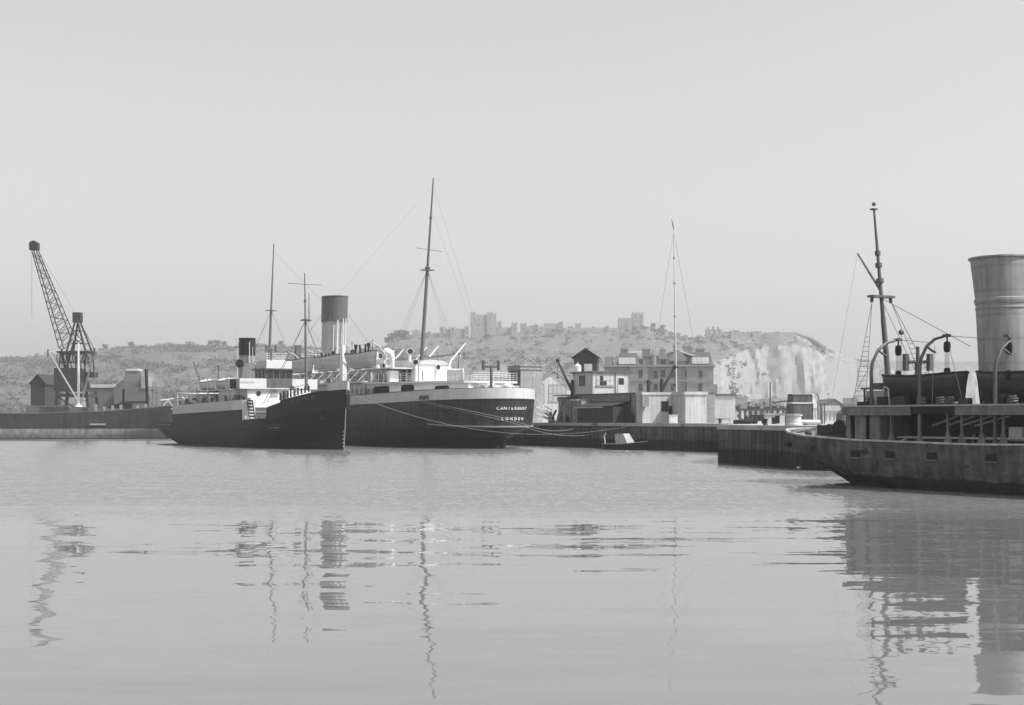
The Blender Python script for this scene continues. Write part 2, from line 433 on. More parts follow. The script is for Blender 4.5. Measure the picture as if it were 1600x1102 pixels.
QZ = 2.95
qpoly = [(-500, 268), (-40, 263), (1.66, 182), (21.05, 143.7), (24.3, 137.2), (16.1, 110), (19.3, 95.8), (20.6, 92.0), (420, 86), (900, 860), (-900, 860)]
mbq = MB(); n = len(qpoly)
mbq.add([(x, y, -2) for x, y in qpoly]+[(x, y, QZ-.35) for x, y in qpoly], [(i, (i+1) % n, n+(i+1) % n, n+i) for i in range(n)])
struct('quay_wall', mbq, quaym)
def offs(poly, d):
    out = []
    for i, p in enumerate(poly):
        a = Vector(poly[i-1]); b = Vector(p); c = Vector(poly[(i+1) % len(poly)])
        n1 = Vector(((b-a).y, -(b-a).x)).normalized(); n2 = Vector(((c-b).y, -(c-b).x)).normalized()
        m = (n1+n2); m = m/max(.4, m.dot(n1)); out.append(tuple(b+m*d))
    return out
area = sum(qpoly[i][0]*qpoly[(i+1) % n][1]-qpoly[(i+1) % n][0]*qpoly[i][1] for i in range(n))
op = offs(qpoly, .08 if area > 0 else -.08)
mbc = MB(); mbc.prism(op, QZ-.35, QZ)
struct('quay', mbc, quaytop)
# ------------------------------------------------------------------ lifeboats
def lifeboat_parts(root, Lb, Bm, H, hm, gm, cover=None, sh=.22, ex=3.2):
    """double ended clinker boat, keel at z=0"""
    mb = MB(); ns = 20; rows = 7; vs = []; fs = []
    for k in range(rows):
        t = k/(rows-1)
        for sg in (1, -1):
            for i in range(ns+1):
                u = i/ns*2-1
                end = (abs(u))**ex
                hb = Bm/2*(1-end)*(sin(t*pi/2)**.62)
                z = H*(t*(1+sh*u*u)) + H*.10*u*u*(1-t)
                vs.append((Lb/2*u*(.92+.08*t), sg*(hb+(.012 if k % 2 else 0)*(1-end)), z))
    n = ns+1
    for k in range(rows-1):
        for h in (0, 1):
            a = (2*k+h)*n; b = (2*k+2+h)*n
            for i in range(ns): fs.append((a+i, a+i+1, b+i+1, b+i))
    mb.add(vs, fs); hull = mb.build('hull', hm, root, True, 50)
    sol = hull.modifiers.new('thickness', 'SOLIDIFY'); sol.thickness = .04
    gw = MB()
    for sg in (1, -1):
        gw.tube([(Lb/2*u*1.0, sg*Bm/2*(1-abs(u)**ex), H*(1+sh*u*u)+.02) for u in [i/10-1 for i in range(21)]], .055, 6)
    gw.build('gunwale', gm, root)
    kb = MB(); kb.box(-Lb/2*.84, Lb/2*.84, -.04, .04, -.07, .03)
    for u in (-1, 1): kb.bar((u*Lb/2*.92, 0, .0), (u*Lb/2*1.0, 0, H*(1.02+sh)), .08, .1)
    kb.build('keel', gm, root)
    if cover:
        cv = MB(); vs = []; fs = []
        for i in range(17):
            u = i/8-1; hb = Bm/2*(1-abs(u)**ex)+.03; z = H*(1+sh*u*u)+.05
            hp = .38*(1-u*u*.6)*random.uniform(.8, 1.15)
            vs += [(Lb/2*u, hb, z-.1), (Lb/2*u, hb*.5, z+hp*.62), (Lb/2*u, 0, z+hp), (Lb/2*u, -hb*.5, z+hp*.62), (Lb/2*u, -hb, z-.1)]
        for i in range(16):
            for k in range(4): fs.append((5*i+k, 5*i+k+1, 5*i+6+k, 5*i+5+k))
        cv.add(vs, fs).build('canvas_cover', cover, root)
    else:
        for x in (-.55, -.2, .18, .52):
            hb = Bm/2*(1-abs(x)**2.6)
            MB().box(Lb/2*x-.11, Lb/2*x+.11, -hb, hb, H*.78, H*.82).build('thwart', gm, root)
LB = {}
def lifeboat(fr, s, y, z, Lb, Bm, H, kind, label, group, yaw=0, cover=None, hm=None, gm=None, sh=.22, ex=3.2):
    root = empty('lifeboat', label, 'lifeboat', fr.W(s, y, z), fr.a+yaw, group)
    if kind in LB:
        for ch in LB[kind].children: tree_copy(ch, root)
    else:
        lifeboat_parts(root, Lb, Bm, H, hm, gm, cover, sh, ex); LB[kind] = root
    return root

# ------------------------------------------------------------------ cross channel steamer
CF = Frame((.2, 160, 0), radians(120))
croot = empty('passenger_steamer', 'big dark hulled passenger steamer with white stern bulwark and black topped funnel', 'ship', CF.o, CF.a)
csheer = curve([(0,6.95),(10,6.75),(30,6.45),(50,6.4),(75,7.0),(100,8.6)])
cstr = curve([(0,5.75),(10,5.55),(30,5.25),(50,5.2),(75,5.7),(100,7.4)])
def CR(z, s0, s1, B, us, pe=.5, ub=34, q=2.0): return dict(z=z, s0=s0, s1=s1, B=B, us=us, pe=pe, ub=ub, q=q)
cdeck = CR(5.5, 0, 100.6, 7.0, 12)
mb = MB()
hull_grid(mb, [CR(-1.5, 4.2, 98, 4.6, 34, .9), CR(0, 3.4, 98.2, 6.2, 30, .85), CR(.9, 2.9, 98.4, 6.6, 24, .75), CR(1.7, 1.9, 98.7, 6.8, 17, .62), CR(2.25, 1.05, 98.9, 6.9, 13.2, .53),
    CR(2.5, .62, 99, 7.0, 12.2, .5), CR(4.0, .38, 99.5, 7.0, 12.1, .5), CR(cstr, .12, 100.3, 7.0, 12, .5)], 72)
hull = mb.build('hull', cant_m, croot, True, 40)
mb = MB(); strip(mb, CR(0, .10, 100.4, 7.02, 12), .10, 100.4, cstr, csheer, .14, 60)
mb.build('white_bulwark', M('bulwark_paint', .53, .55, .1, 1, .1), croot)
mb = MB(); deckplate(mb, CR(0, .1, 100.4, 7.0, 12), .4, 100, lambda s: cstr(s)+.15, .16, .08, 50)
mb.build('main_deck', deckm, croot)
mb = MB(); strip(mb, CR(0, .52, 99, 7.12, 12.1), .52, 8.5, lambda s: 2.46+.004*s*s, lambda s: 2.62+.004*s*s, .2, 30)
mb.build('knuckle_rubber', greyp, croot)
mb = MB(); strip(mb, CR(0, .3, 100.0, 7.06, 12), .3, 100, lambda s: csheer(s)-.02, lambda s: csheer(s)+.07, .22, 60)
mb.build('bulwark_rail', wood, croot)
mb = MB(); mb.box(2.1, 3.3, -.14, .14, -1, 1.15); mb.tube([(2.6, 0, .9), (2.6, 0, 2.4)], .14); mb.build('rudder', cant_m, croot)
# draught marks beside the rudder post
mb = MB()
for k in range(7): mb.box(3.28, 3.5, .16, .2, .15+k*.26, .29+k*.26)
mb.build('draught_marks', whited, croot)
# stern lettering, letter by letter on the curved counter
def letters(root, txt, size, pos, nameit, mat_, gap=1.0, bold=.02):
    """pos(k) -> (point, outward normal) for letter centre k"""
    dg = None; mbl = MB()
    for k, chh in enumerate(txt):
        if chh == ' ': continue
        cu = bpy.data.curves.new('t', 'FONT'); cu.body = chh; cu.size = size; cu.align_x = 'CENTER'; cu.extrude = .012; cu.offset = bold*size
        o = bpy.data.objects.new('t', cu); COL.objects.link(o)
        bpy.context.view_layer.update()
        me = bpy.data.meshes.new_from_object(o.evaluated_get(bpy.context.evaluated_depsgraph_get()))
        p, nrm = pos(k); nrm = Vector(nrm).normalized(); up = Vector((0, 0, 1)); rt = up.cross(nrm).normalized()
        vv = [Vector(p)+rt*v.co.x+up*(v.co.y-size*.35)+nrm*(v.co.z+.012) for v in me.vertices]
        mbl.add(vv, [tuple(q.vertices) for q in me.polygons])
        bpy.data.objects.remove(o); bpy.data.meshes.remove(me); bpy.data.curves.remove(cu)
    return mbl.build(nameit, mat_, root, False)
def stern_pos(total, cc, z, step, us=12.1, s0=.3, B=7.02):
    # arc positions along the elliptical stern, k running from port (photo left) to starboard
    def f(k):
        ln = (k-(total-1)/2)*step+cc
        y = 0; t = 0; acc = 0; sg = 1 if ln < 0 else -1
        while acc < abs(ln):
            t2 = t+.004
            p = (s0+us*(1-cos(t)), B*sin(t)); p2 = (s0+us*(1-cos(t2)), B*sin(t2))
            acc += math.hypot(p2[0]-p[0], p2[1]-p[1]); t = t2
        x, y = s0+us*(1-cos(t)), B*sin(t)*sg
        nrm = (-us*0-cos(t)/us, sin(t)*sg/B, 0)
        return (x, y, z), nrm
    return f
letters(croot, 'CANTERBURY', .50, stern_pos(10, .2, 4.65, .43), 'name_lettering', white)
letters(croot, 'LONDON', .46, stern_pos(6, .2, 3.45, .54, s0=.42), 'port_lettering', white)
mb = MB()
for yy_ in (1.6, -1.2):
    p, nr = stern_pos(1, -yy_, 5.05, 1)(0); p = Vector(p); nr = Vector(nr).normalized()
    mb.tube([p-nr*.1, p+nr*.05], .13, 10)
mb.build('fairlead', void, croot)
mb = MB()
for s_ in (30, 33, 36, 27, 39): 
    y = hbf(s_, cdeck)*1.002
    mb.tube([(s_, y-.1, 4.4), (s_, y+.02, 4.4)], .19, 10)
for s_ in (12, 18.5, 24):
    mb.tube([(s_, 6.9, 3.2), (s_, 7.03, 3.2)], .14, 10)
mb.build('porthole', glass, croot)
mb = MB()
for s_ in (8.6, 9.6):
    y = hbf(s_, CR(0, .1, 100.4, 7.02, 12)); z = cstr(s_)+.15
    mb.tube([(s_-.35, y+.05, z), (s_-.3, y+.1, z+.35), (s_+.3, y+.1, z+.35), (s_+.35, y+.05, z)], .14, 8)
mb.build('mooring_chock', dgrey, croot)
# aft deckhouse with its promenade deck
DZ = curve([(0, 7.75), (30, 8.15), (60, 8.5)])
hp = [(5.3, 0), (5.3, 3.0), (12, 4.5), (20, 5.3), (28, 5.7)]
side = curve([(a, b) for a, b in hp[1:]])
mb = MB()
ss = [5.3+i*(28-5.3)/16 for i in range(17)]
for sg in (1, -1):
    for a, b in zip(ss, ss[1:]):
        mb.add([(a, sg*side(a), 5.4), (b, sg*side(b), 5.2), (b, sg*side(b), DZ(b)-.2), (a, sg*side(a), DZ(a)-.2)], [(0, 1, 2, 3)])
mb.add([(5.3, 3.0, 5.3), (5.3, -3.0, 5.3), (5.3, -3.0, DZ(5)-.2), (5.3, 3.0, DZ(5)-.2)], [(0, 1, 2, 3)])
mb.build('deckhouse_wall', M('deckhouse_white', .88, .45, .05, 1.2, .05), croot, False)
mb = MB()
poly = [(s_, side(s_)+.55) for s_ in ss]+[(s_, -side(s_)-.55) for s_ in ss[::-1]]
poly = [(5.0, 2.4)]+poly+[(5.0, -2.4)]
mb.prism(poly, lambda x, y: DZ(x)-.2, lambda x, y: DZ(x)+.02); mb.build('promenade_deck', white, croot, False)
mb = MB()
railing(mb, [(s_, side(s_)+.5, DZ(s_)) for s_ in ss], 1.02, 4, .024, 1.6)
railing(mb, [(s_, -side(s_)-.5, DZ(s_)) for s_ in ss], 1.02, 4, .024, 1.6)
railing(mb, [(5.1, 2.5, DZ(5)), (5.1, -2.5, DZ(5))], 1.02, 4, .024, 1.6)
mb.build('railing', white, croot, False)
def open_at(px0, px1, z0, z1, nm='window', m_=void, rt=croot, fr=CF, sd=None, th=.06):
    sd = sd or side
    o = None
    y = 4.5
    for _ in range(4): s_ = fr.s_at((px0+px1)/2, y); y = sd(s_)
    a, b = fr.s_at(px0, y), fr.s_at(px1, y); a, b = min(a, b), max(a, b)
    r = min(.35, (z1-z0)*.3); pts = []
    for cx, cz, t0 in ((b-r, z1-r, 0), (a+r, z1-r, 1)):
        for q in range(4): t = (t0+q/3)*pi/2; pts.append((cx+r*cos(t), cz+r*sin(t)))
    pts += [(a, z0), (b, z0)]
    v1 = [(x, sd(x)+th, z) for x, z in pts]; v0 = [(x, sd(x)-.02, z) for x, z in pts]; k = len(pts)
    mbx = MB(); mbx.add(v1+v0, [tuple(range(k))]+[(i, (i+1) % k, k+(i+1) % k, k+i) for i in range(k)])
    return mbx.build(nm, m_, rt, False)
open_at(586, 607, 5.5, 7.55); open_at(629, 645.5, 5.5, 7.6); open_at(683, 698.5, 5.5, 7.35)
# wheels of coiled gear along the house side
mb = MB()
for px in (654, 674):
    s_ = CF.s_at(px, 5); mb.tube([(s_+.5*cos(t), side(s_)+.12, 6.35+.45*sin(t)) for t in [i*pi/8 for i in range(17)]], .06, 5)
mb.build('hose_reel', greyp, croot)
# midship superstructure
mb = MB(); mb.box(28, 76, -6.0, 6.0, 5.3, 8.1); mb.build('shelter_deck_house', whited, croot, False)
for px in (549, 556, 563, 569, 575, 581): open_at(px, px+3.2, 5.9, 7.4, 'window', glass, croot, CF, lambda s_: 6.0, .03)
mb = MB(); mb.box(27.5, 77, -6.75, 6.75, 8.1, 8.28); mb.build('shelter_deck', whited, croot, False)
mb = MB(); mb.box(26.5, 74, -4.0, 4.0, 8.28, 9.75); up_house = mb.build('upper_house', white, croot, False)
for k in range(16): MB().box(28+k*2.8, 29+k*2.8, 4.0, 4.03, 8.75, 9.45).build('window', glass, up_house, False)
mb = MB(); mb.box(22, 75, -5.0, 5.0, 9.75, 9.9)
mb.build('boat_deck', whited, croot, False)
mb = MB()
for s_ in range(29, 76, 3):
    for sg in (1, -1): mb.tube([(s_, sg*6.6, 8.2), (s_, sg*5.0, 9.8)], .06, 5)
mb.build('stanchions', whited, croot)
mb = MB()
railing(mb, [(27.6, 6.6, 8.28), (76, 6.6, 8.28)], 1.0, 3, .022, 2); railing(mb, [(27.6, -6.6, 8.28), (76, -6.6, 8.28)], 1.0, 3, .022, 2)
mb.build('railing', white, croot, False)
# mast cabin on the promenade deck
ms, my = 24.0, 0
ca, cb_ = CF.s_at(628, 1.6), CF.s_at(653.5, 1.6)
mb = MB(); mb.box(20.8, 25.6, -2.2, 1.7, 7.9, 10.3); cabin = mb.build('mast_cabin', white, croot, False)
mb = MB(); mb.profx([(-2.35, 10.3), (1.85, 10.3), (1.5, 10.7), (.2, 10.9), (-1.6, 10.8), (-2.2, 10.5)], 20.6, 25.8); mb.build('cabin_roof', lgrey, cabin, True)
s_ = CF.s_at(640, 1.7); MB().box(s_-.45, s_+.45, 1.7, 1.74, 8.9, 10.0).build('window', glass, cabin, False)
s_ = CF.s_at(624, 1.7); MB().box(24.9, 25.4, 1.7, 1.75, 8.1, 10.0).build('door', void, cabin, False)
# funnel
FS, RK = 52.8, -.065
fz = [(2.05, 0), (2.05, 7.6)]
mb = MB(); mb.lathe([(1.78, 0), (1.78, 8.05)], (FS, 0, 9.6), 28, 1.22, .96, (RK*1.0, 0)); fun = mb.build('funnel', buff, croot)
mb = MB(); mb.lathe([(1.90, 0), (1.90, 3.55), (1.96, 3.56), (1.96, 3.7), (1.72, 3.7), (1.70, 2.2)], (FS+RK*8.0, 0, 17.55), 28, 1.22, .96, (RK, 0)); mb.build('funnel_top', dgrey, fun)
mb = MB()
for dx, dy, r_, top in ((-2.45, .5, .13, 17.7), (-2.5, -.35, .10, 18), (-2.35, -.8, .10, 18), (-2.2, 1.0, .08, 17)):
    mb.tube([(FS+dx, dy, 9.8), (FS+dx+RK*8, dy, top)], r_, 8)
mb.build('steam_pipes', whited, fun)
mb = MB()
for sx in (-1, 1):
    for sy in (-1, 1): mb.tube([(FS+RK*9.5+sx*1.8, sy*1.4, 18.6), (FS+sx*9, sy*5.0, 9.9)], .025, 4)
mb.build('funnel_guys', wire, fun)
# masts
def mast(root, s_, zb, zt, rake, r0, r1, bands=(), name='mast', m_=mastm):
    P = lambda z: Vector((s_-rake*(z-zb), 0, z))
    zs = [zb, lerp(zb, zt, .55), lerp(zb, zt, .56), zt]
    o = MB().tube([P(z) for z in zs], [r0, lerp(r0, r1, .42), lerp(r0, r1, .55), r1], 12).build(name, m_, root)
    for z, rr in bands:
        MB().tube([P(z-.12), P(z+.12)], rr, 12).build('mast_band', dgrey, o)
    return o, P
mm, MP = mast(croot, 24.0, 8.0, 33.8, .145, .29, .08, [(22.6, .34), (28.9, .2)], 'main_mast')
mb = MB()
for sg in (1, -1):
    for ds in (-2.5, -1, .6): mb.tube([MP(22.4), (24+ds, sg*5.6, 8.4)], .013, 4)
mb.tube([MP(33), (52, 0, 21)], .010, 4); mb.tube([MP(30), (5.5, 0, 8)], .011, 4); mb.tube([MP(33), (2, 1.2, 7)], .011, 4)
mb.build('rigging', wire, mm)
q = MP(25.0); MB().tube([q+Vector((-.2, 1.9, 0)), q+Vector((.1, -1.9, -.2))], .045, 6).build('signal_yard', mastm, mm)
q = MP(22.4); MB().box(q.x-.55, q.x+.55, -.75, .75, 22.3, 22.4).build('crosstree', dgrey, mm)
fm, FP = mast(croot, 80, 7.5, 31.7, .115, .27, .08, [(21.0, .32)], 'foremast')
mb = MB()
for sg in (1, -1):
    for ds in (-3, -1.2): mb.tube([FP(21), (80+ds, sg*6.2, 7.2)], .013, 4)
mb.tube([FP(30.5), (55, 0, 20)], .018, 4); mb.tube([FP(21), (95, 0, 8)], .02, 4); mb.build('rigging', wire, fm)
q = FP(21.0); MB().box(q.x-.5, q.x+.5, -.8, .8, 20.9, 21.0).build('crosstree', dgrey, fm)
# bridge
mb = MB(); mb.box(64, 70, -3.2, 3.2, 9.9, 12.2); br = mb.build('bridge_house', white, croot, False)
MB().box(63.2, 70.6, -6.4, 6.4, 12.2, 12.35).build('bridge_deck', white, br, False)
MB().box(63.9, 63.98, -1.2, -.3, 10.2, 12.0).build('door', void, br, False)
mb = MB(); railing(mb, [(63.3, -6.3, 12.3), (63.3, 6.3, 12.3)], 1.0, 3, .03, 1.2); mb.build('railing', white, br, False)
mb = MB(); mb.box(62.2, 63.0, 1.2, 2.0, 12.35, 14.6); mb.build('chart_locker', dgrey, br, False)
# ventilators, capstans and the tee shaped vent at the stern
cowl(croot, CF.s_at(612, 2.6), 2.6, 8.1, 12.1, .62, radians(20), white, void)
cowl(croot, CF.s_at(650, 2.3), 2.3, 8.1, 10.6, .34, radians(150), white, void)
cowl(croot, CF.s_at(640, -1.0), -1.0, 8.1, 12.4, .38, radians(165), white, void)
cowl(croot, CF.s_at(681, 1.0), 1.0, 8.0, 9.9, .34, radians(190), white, void)
cowl(croot, CF.s_at(597, 3.2), 3.2, 8.1, 11.0, .45, radians(60), white, void)
cowl(croot, 45, 2.5, 9.9, 12.2, .4, radians(200), white, void)
cowl(croot, 58, -2.5, 9.9, 12.6, .45, radians(210), white, void)
mb = MB(); mb.lathe([(.55, 0), (.55, 2.2), (.75, 2.25), (.75, 2.5), (.5, 2.55)], (CF.s_at(668, -1.5), -1.5, 8), 16); mb.build('ventilator_trunk', white, croot)
tv = CF.s_at(767.5, 1.2)
mb = MB(); mb.tube([(tv, 1.2, 5.8), (tv, 1.2, 9.55)], .17, 8); mb.tube([(tv-.3, .4, 9.45), (tv+.3, 2.05, 9.45)], .13, 8)
mb.tube([(tv-.3, .4, 9.0), (tv-.3, .4, 10.15)], .19, 10); mb.tube([(tv+.3, 2.05, 9.0), (tv+.3, 2.05, 10.15)], .19, 10)
mb.build('tee_ventilator', dgrey, croot)
for px, yv, hv in ((776, .6, 1.05), (792.5, -.3, 1.35)):
    sv = CF.s_at(px, yv)
    mb = MB(); mb.lathe([(.3, 0), (.28, hv*.45), (.5, hv*.55), (.52, hv*.85), (.3, hv*1.05), (.05, hv*1.1)], (sv, yv, 6.1), 14); mb.build('mushroom_vent', white, croot)
s_ = CF.s_at(749, 1.6)
mb = MB(); mb.box(s_-1.1, s_+1.1, .2, 2.2, 5.7, 7.55); mb.build('skylight', white, croot, False)
mb = MB(); mb.box(3.2, 4.6, -2.6, 2.0, 5.7, 7.3); mb.build('stern_locker', lgrey, croot, False)
# davits: white quadrant arms leaning outboard on both sides
for sg in (1, -1):
    for s_ in (24.6, 32.4, 36.0, 43.4, 46.5, 53.5):
        mb = MB(); y0 = 4.4*sg; y1 = 6.7*sg
        if sg < 0:
            mb.tube([(s_, y0, 9.9), (s_, y0-.35*sg*-1, 11.0), (s_, y1, 13.1), (s_, y1+.25*sg, 13.35)], [.14, .13, .10, .07], 8)
        else:
            mb.tube([(s_, y0, 9.9), (s_, y0+.2, 11.6), (s_, 5.6, 12.7), (s_, 6.6, 13.1)], [.11, .1, .08, .06], 8)
        mb.box(s_-.25, s_+.25, min(y0-.3, y0+.3), max(y0-.3, y0+.3), 9.9, 10.25)
        d_ = mb.build('davit', white if sg < 0 else lgrey, croot)
        mb = MB()
        for k in (-.1, .1): mb.tube([(s_+k, y1, 13.2), (s_+k, y1, 11.9)], .02, 4)
        mb.tube([(s_, y1, 12.1), (s_, y1, 11.75)], .14, 8); mb.build('fall_block', dgrey, d_)
cowl(croot, CF.s_at(604, 4.2), 4.2, 8.1, 10.3, .3, radians(100), white, void)
cowl(croot, CF.s_at(590, 1.0), 1.0, 9.8, 12.0, .4, radians(200), white, void)
cowl(croot, CF.s_at(548, 2.5), 2.5, 9.8, 12.7, .42, radians(180), white, void)
cowl(croot, CF.s_at(512, -2.5), -2.5, 9.8, 13.2, .45, radians(190), white, void)
mb = MB(); mb.box(CF.s_at(608, 4.6)-.7, CF.s_at(608, 4.6)+.7, 3.6, 4.8, 8.0, 9.5); mb.build('gear_locker', white, croot, False)
mb = MB(); s_ = CF.s_at(597, 5.2); mb.box(s_-.6, s_+.6, 4.9, 5.6, 8.1, 9.2); mb.build('dark_locker', void, croot, False)
for px in (598, 668, 712): s_ = CF.s_at(px, 4.5); MB().box(s_-.14, s_+.14, side(s_)+.42, side(s_)+.6, 8.0, 9.3).build('rail_post', white, croot, False)
for k, px in enumerate((735, 741, 756, 783, 799)):
    s_ = max(2.6, CF.s_at(px, .5+k*.2)); MB().lathe([(.3, 0), (.25, .2), (.22, .8), (.34, .9), (.3, 1.05), (.05, 1.1)], (s_, .5+k*.2, 5.9), 12).build(['bollard', 'vent_pipe'][k % 2], [white, lgrey, dgrey][k % 3], croot)
# the white davit pedestal between the two port boats
mb = MB(); sD = CF.s_at(536, 6.4); mb.box(sD-.5, sD+.5, 6.05, 6.7, 8.28, 13.2, (.12, .05)); mb.build('davit_pedestal', white, croot, False)
for k in range(26):                               # pipes, coils and lockers crowding the shelter deck
    mb = MB()
    s_ = random.uniform(29, 62); y = random.uniform(4.3, 6.3); h = random.uniform(.4, 1.3)
    if k % 3 == 0: mb.lathe([(.35, 0), (.38, h), (.2, h+.1)], (s_, y, 8.28), 10)
    elif k % 3 == 1: mb.box(s_-.5, s_+.5, y-.25, y+.25, 8.28, 8.28+h)
    else: mb.tube([(s_, y, 8.3), (s_, y, 8.3+h*1.2), (s_+.8, y, 8.3+h*1.3)], .09, 6)
    mb.build(['vent_drum', 'deck_locker', 'deck_pipe'][k % 3], [lgrey, greyp, whited, dgrey][k % 4], croot, False)
cg = 'grey lifeboats along the big steamer'
lbm = M('lifeboat_planks', .58, .55, .1, 3, .1, brick=(30, .16, .9, 1.06, .7))
for i, (sc_, lab) in enumerate([(28.3, 'grey lifeboat nearest the stern on the big steamer, under the hanging dark cloths'), (39.6, 'grey lifeboat below the tall black topped funnel of the big steamer'),
                     (49.5, 'grey lifeboat half hidden behind the bridge and thin mast of the black tug')]):
    lifeboat(CF, sc_, 6.35, 9.95, 9.6, 2.7, 1.75, 'cp', lab, cg, 0, None, lbm, dgrey)
for i, (sc_, lab) in enumerate([(30.0, 'grey lifeboat on the far side of the big steamer, right of the tall main mast'), (39.6, 'grey lifeboat on the far side of the big steamer, beside the big white ventilator cowl')]):
    lifeboat(CF, sc_, -6.35, 9.95, 9.6, 2.7, 1.75, 'cp', lab, cg)
# cloths drying on a line above the aft port boat
def cloth_line(s0, s1, y, z, ks, label):
    a = CF.W(s0, y, z); b = CF.W(s1, y, z); root = empty('washing_line', label, 'washing line', a, CF.a)
    L_ = s1-s0
    for x in (0, L_): MB().tube([(x, 0, -1.7), (x, 0, .75)], .05, 6).build('pole', dgrey, root)
    MB().tube([(x_*L_, 0, .55-.35*4*x_*(1-x_)) for x_ in [i/10 for i in range(11)]], .02, 4).build('line', rope, root)
    for t, wd, h in ks:
        x = t*L_; zt = .55-.35*4*t*(1-t); mb = MB(); vs = []; fs = []
        for j in range(6):
            for i in range(5):
                u = i/4-.5; v = j/5
                vs.append((x+u*wd*(1+.15*sin(v*4+t*9)), .10*sin(u*9+v*3+t*20)+.05, zt-v*h))
        for j in range(5):
            for i in range(4): a_ = j*5+i; fs.append((a_, a_+1, a_+6, a_+5))
        o = mb.add(vs, fs).build('cloth', blackp, root); o.modifiers.new('t', 'SOLIDIFY').thickness = .03
cloth_line(CF.s_at(582, 5.6), CF.s_at(550, 5.6), 5.6, 12.85, [(.17, .55, 1.6), (.32, .6, 1.5), (.58, .6, 1.1), (.78, .65, 1.1)], 'dark cloths hanging from a line between two poles above the aft lifeboat')
cloth_line(CF.s_at(523, 5.6), CF.s_at(501, 5.6), 5.6, 12.2, [(.1, .6, 1.3), (.38, .6, 1.2), (.62, .7, .8), (.85, .55, 1.0)], 'dark cloths hanging from a line in front of the tall funnel')

# ------------------------------------------------------------------ black tug
TF = Frame((-47.6, 202, 0), radians(-57.96))
troot = empty('steam_tug', 'black steam tug with white bridge dodgers and short dark funnel, bow to the water', 'ship', TF.o, TF.a)
def TR(z, s0, s1, B, us, pe=.5, ub=17, q=2.3): return dict(z=z, s0=s0, s1=s1, B=B, us=us, pe=pe, ub=ub, q=q)
tz = curve([(-1, 2.95), (10, 2.9), (30, 3.1), (44, 3.5), (55.5, 4.9)])
tside = TR(0, -.9, 55.2, 5.0, 7)
mb = MB()
hull_grid(mb, [TR(-1.2, 5, 54.2, 3.8, 20, .8, 22, 1.7), TR(0, 3.2, 54.55, 4.6, 15, .7, 20, 1.9), TR(.8, 1.6, 54.65, 4.8, 11, .6, 19, 2.0), TR(1.6, .2, 54.8, 4.95, 8.5, .55, 18, 2.1), TR(2.1, -.7, 54.9, 5, 7.2, .5, 17.4, 2.2), TR(tz, -.9, 55.2, 5.0, 7)], 64)
mb.build('hull', black, troot, True, 40)
s1 = curve([(11.5, 4.05), (37, 4.55)]); s2 = curve([(11.5, 5.2), (37, 5.72)])
mb = MB(); strip(mb, tside, 11.5, 37, lambda s: tz(s)-.05, s1, .12, 30); mb.build('upper_plating', blackp, troot)
mb = MB(); strip(mb, TR(0, -.9, 55.2, 5.02, 7), 11.5, 34.2, s1, s2, .12, 30); mb.build('grey_bulwark', lgrey, troot)
mb = MB(); strip(mb, TR(0, -.9, 55.2, 5.03, 7), 34.2, 37.1, s1, s2, .12, 6); mb.box(36.95, 37.1, -5.0, -3.4, 3.0, 5.7); mb.box(36.95, 37.1, 3.4, 5.0, 3.0, 5.7); mb.build('white_bulwark', whited, troot)
fz_ = curve([(43.7, 3.5), (43.85, 4.75), (46.5, 5.3), (46.6, 5.55), (52, 6.5), (55.6, 6.75)])
f0 = TR(0, -.9, 55.42, 5.06, 7, .5, 16, 2.1)
mb = MB(); strip(mb, f0, 43.7, 55.42, lambda s: tz(s)-.2, fz_, .14, 90)
mb.build('forecastle', blackp, troot, True, 40)
fbz = curve([(52, 7.25), (56, 7.75)])
mb = MB(); strip(mb, TR(0, -.9, 55.5, 5.08, 7, .5, 16, 2.1), 53.3, 55.5, lambda s: fz_(s)-.05, fbz, .12, 16); mb.build('bow_bulwark', lgrey, troot)
mb = MB(); deckplate(mb, TR(0, -.9, 55.3, 4.9, 7, .5, 16, 2.1), 44.5, 55.1, lambda s: min(5.2, fz_(s)-.3), .1); mb.build('forecastle_deck', deckm, troot)
mb = MB(); deckplate(mb, tside, -.5, 46, lambda s: 2.45, .12); mb.build('main_deck', deckm, troot)
mb = MB(); deckplate(mb, tside, 11.6, 37, lambda s: 4.3, .14); mb.build('boat_deck', deckm, troot)
mb = MB(); strip(mb, TR(0, -.9, 55.2, 5.22, 7), 30, 47, curve([(30, 2.05), (47, 2.65)]), curve([(30, 2.35), (47, 2.95)]), .3, 24); mb.build('rubbing_strake', blackp, troot)
mb = MB(); strip(mb, TR(0, -1.0, 55.2, 5.1, 7), -1.0, 11, 2.55, 2.75, .2, 20); mb.build('stern_fender', dgrey, troot)
mb = MB(); mb.bar((54.62, 0, -.5), (55.5, 0, 7.7), .07, .1); mb.build('stem_bar', greyp, troot)
mb = MB()
for k in range(5): mb.box(54.55, 54.8, -.10, -.07, .3+k*.4, .5+k*.4)
mb.build('draught_marks', lgrey, troot)
# faint worn name letters below the forecastle rail
mb = MB()
frow = f0
for k in range(9):
    s_ = 47.2+k*.52; y = -hbf(s_, frow)-.03; z = fz_(s_)-.75
    mb.bar((s_, y, z), (s_, y, z+.42), .09, .03)
    if k % 2 == 0: mb.bar((s_, y, z+.4), (s_+.25, -hbf(s_+.25, frow)-.03, z+.4), .03, .09)
    if k % 3 != 1: mb.bar((s_+.25, -hbf(s_+.25, frow)-.03, z+(.2 if k % 2 else 0)), (s_+.25, -hbf(s_+.25, frow)-.03, z+.42), .09, .03)
mb.build('name_lettering', dgrey, troot, False)
mb = MB(); y = -hbf(53, frow)
mb.tube([(52.6, y-.1, 4.6), (52.6, y-.2, 3.4)], .1, 6); mb.bar((52.1, y-.25, 3.5), (53.1, y-.15, 3.5), .14, .3); mb.build('anchor', void, troot)
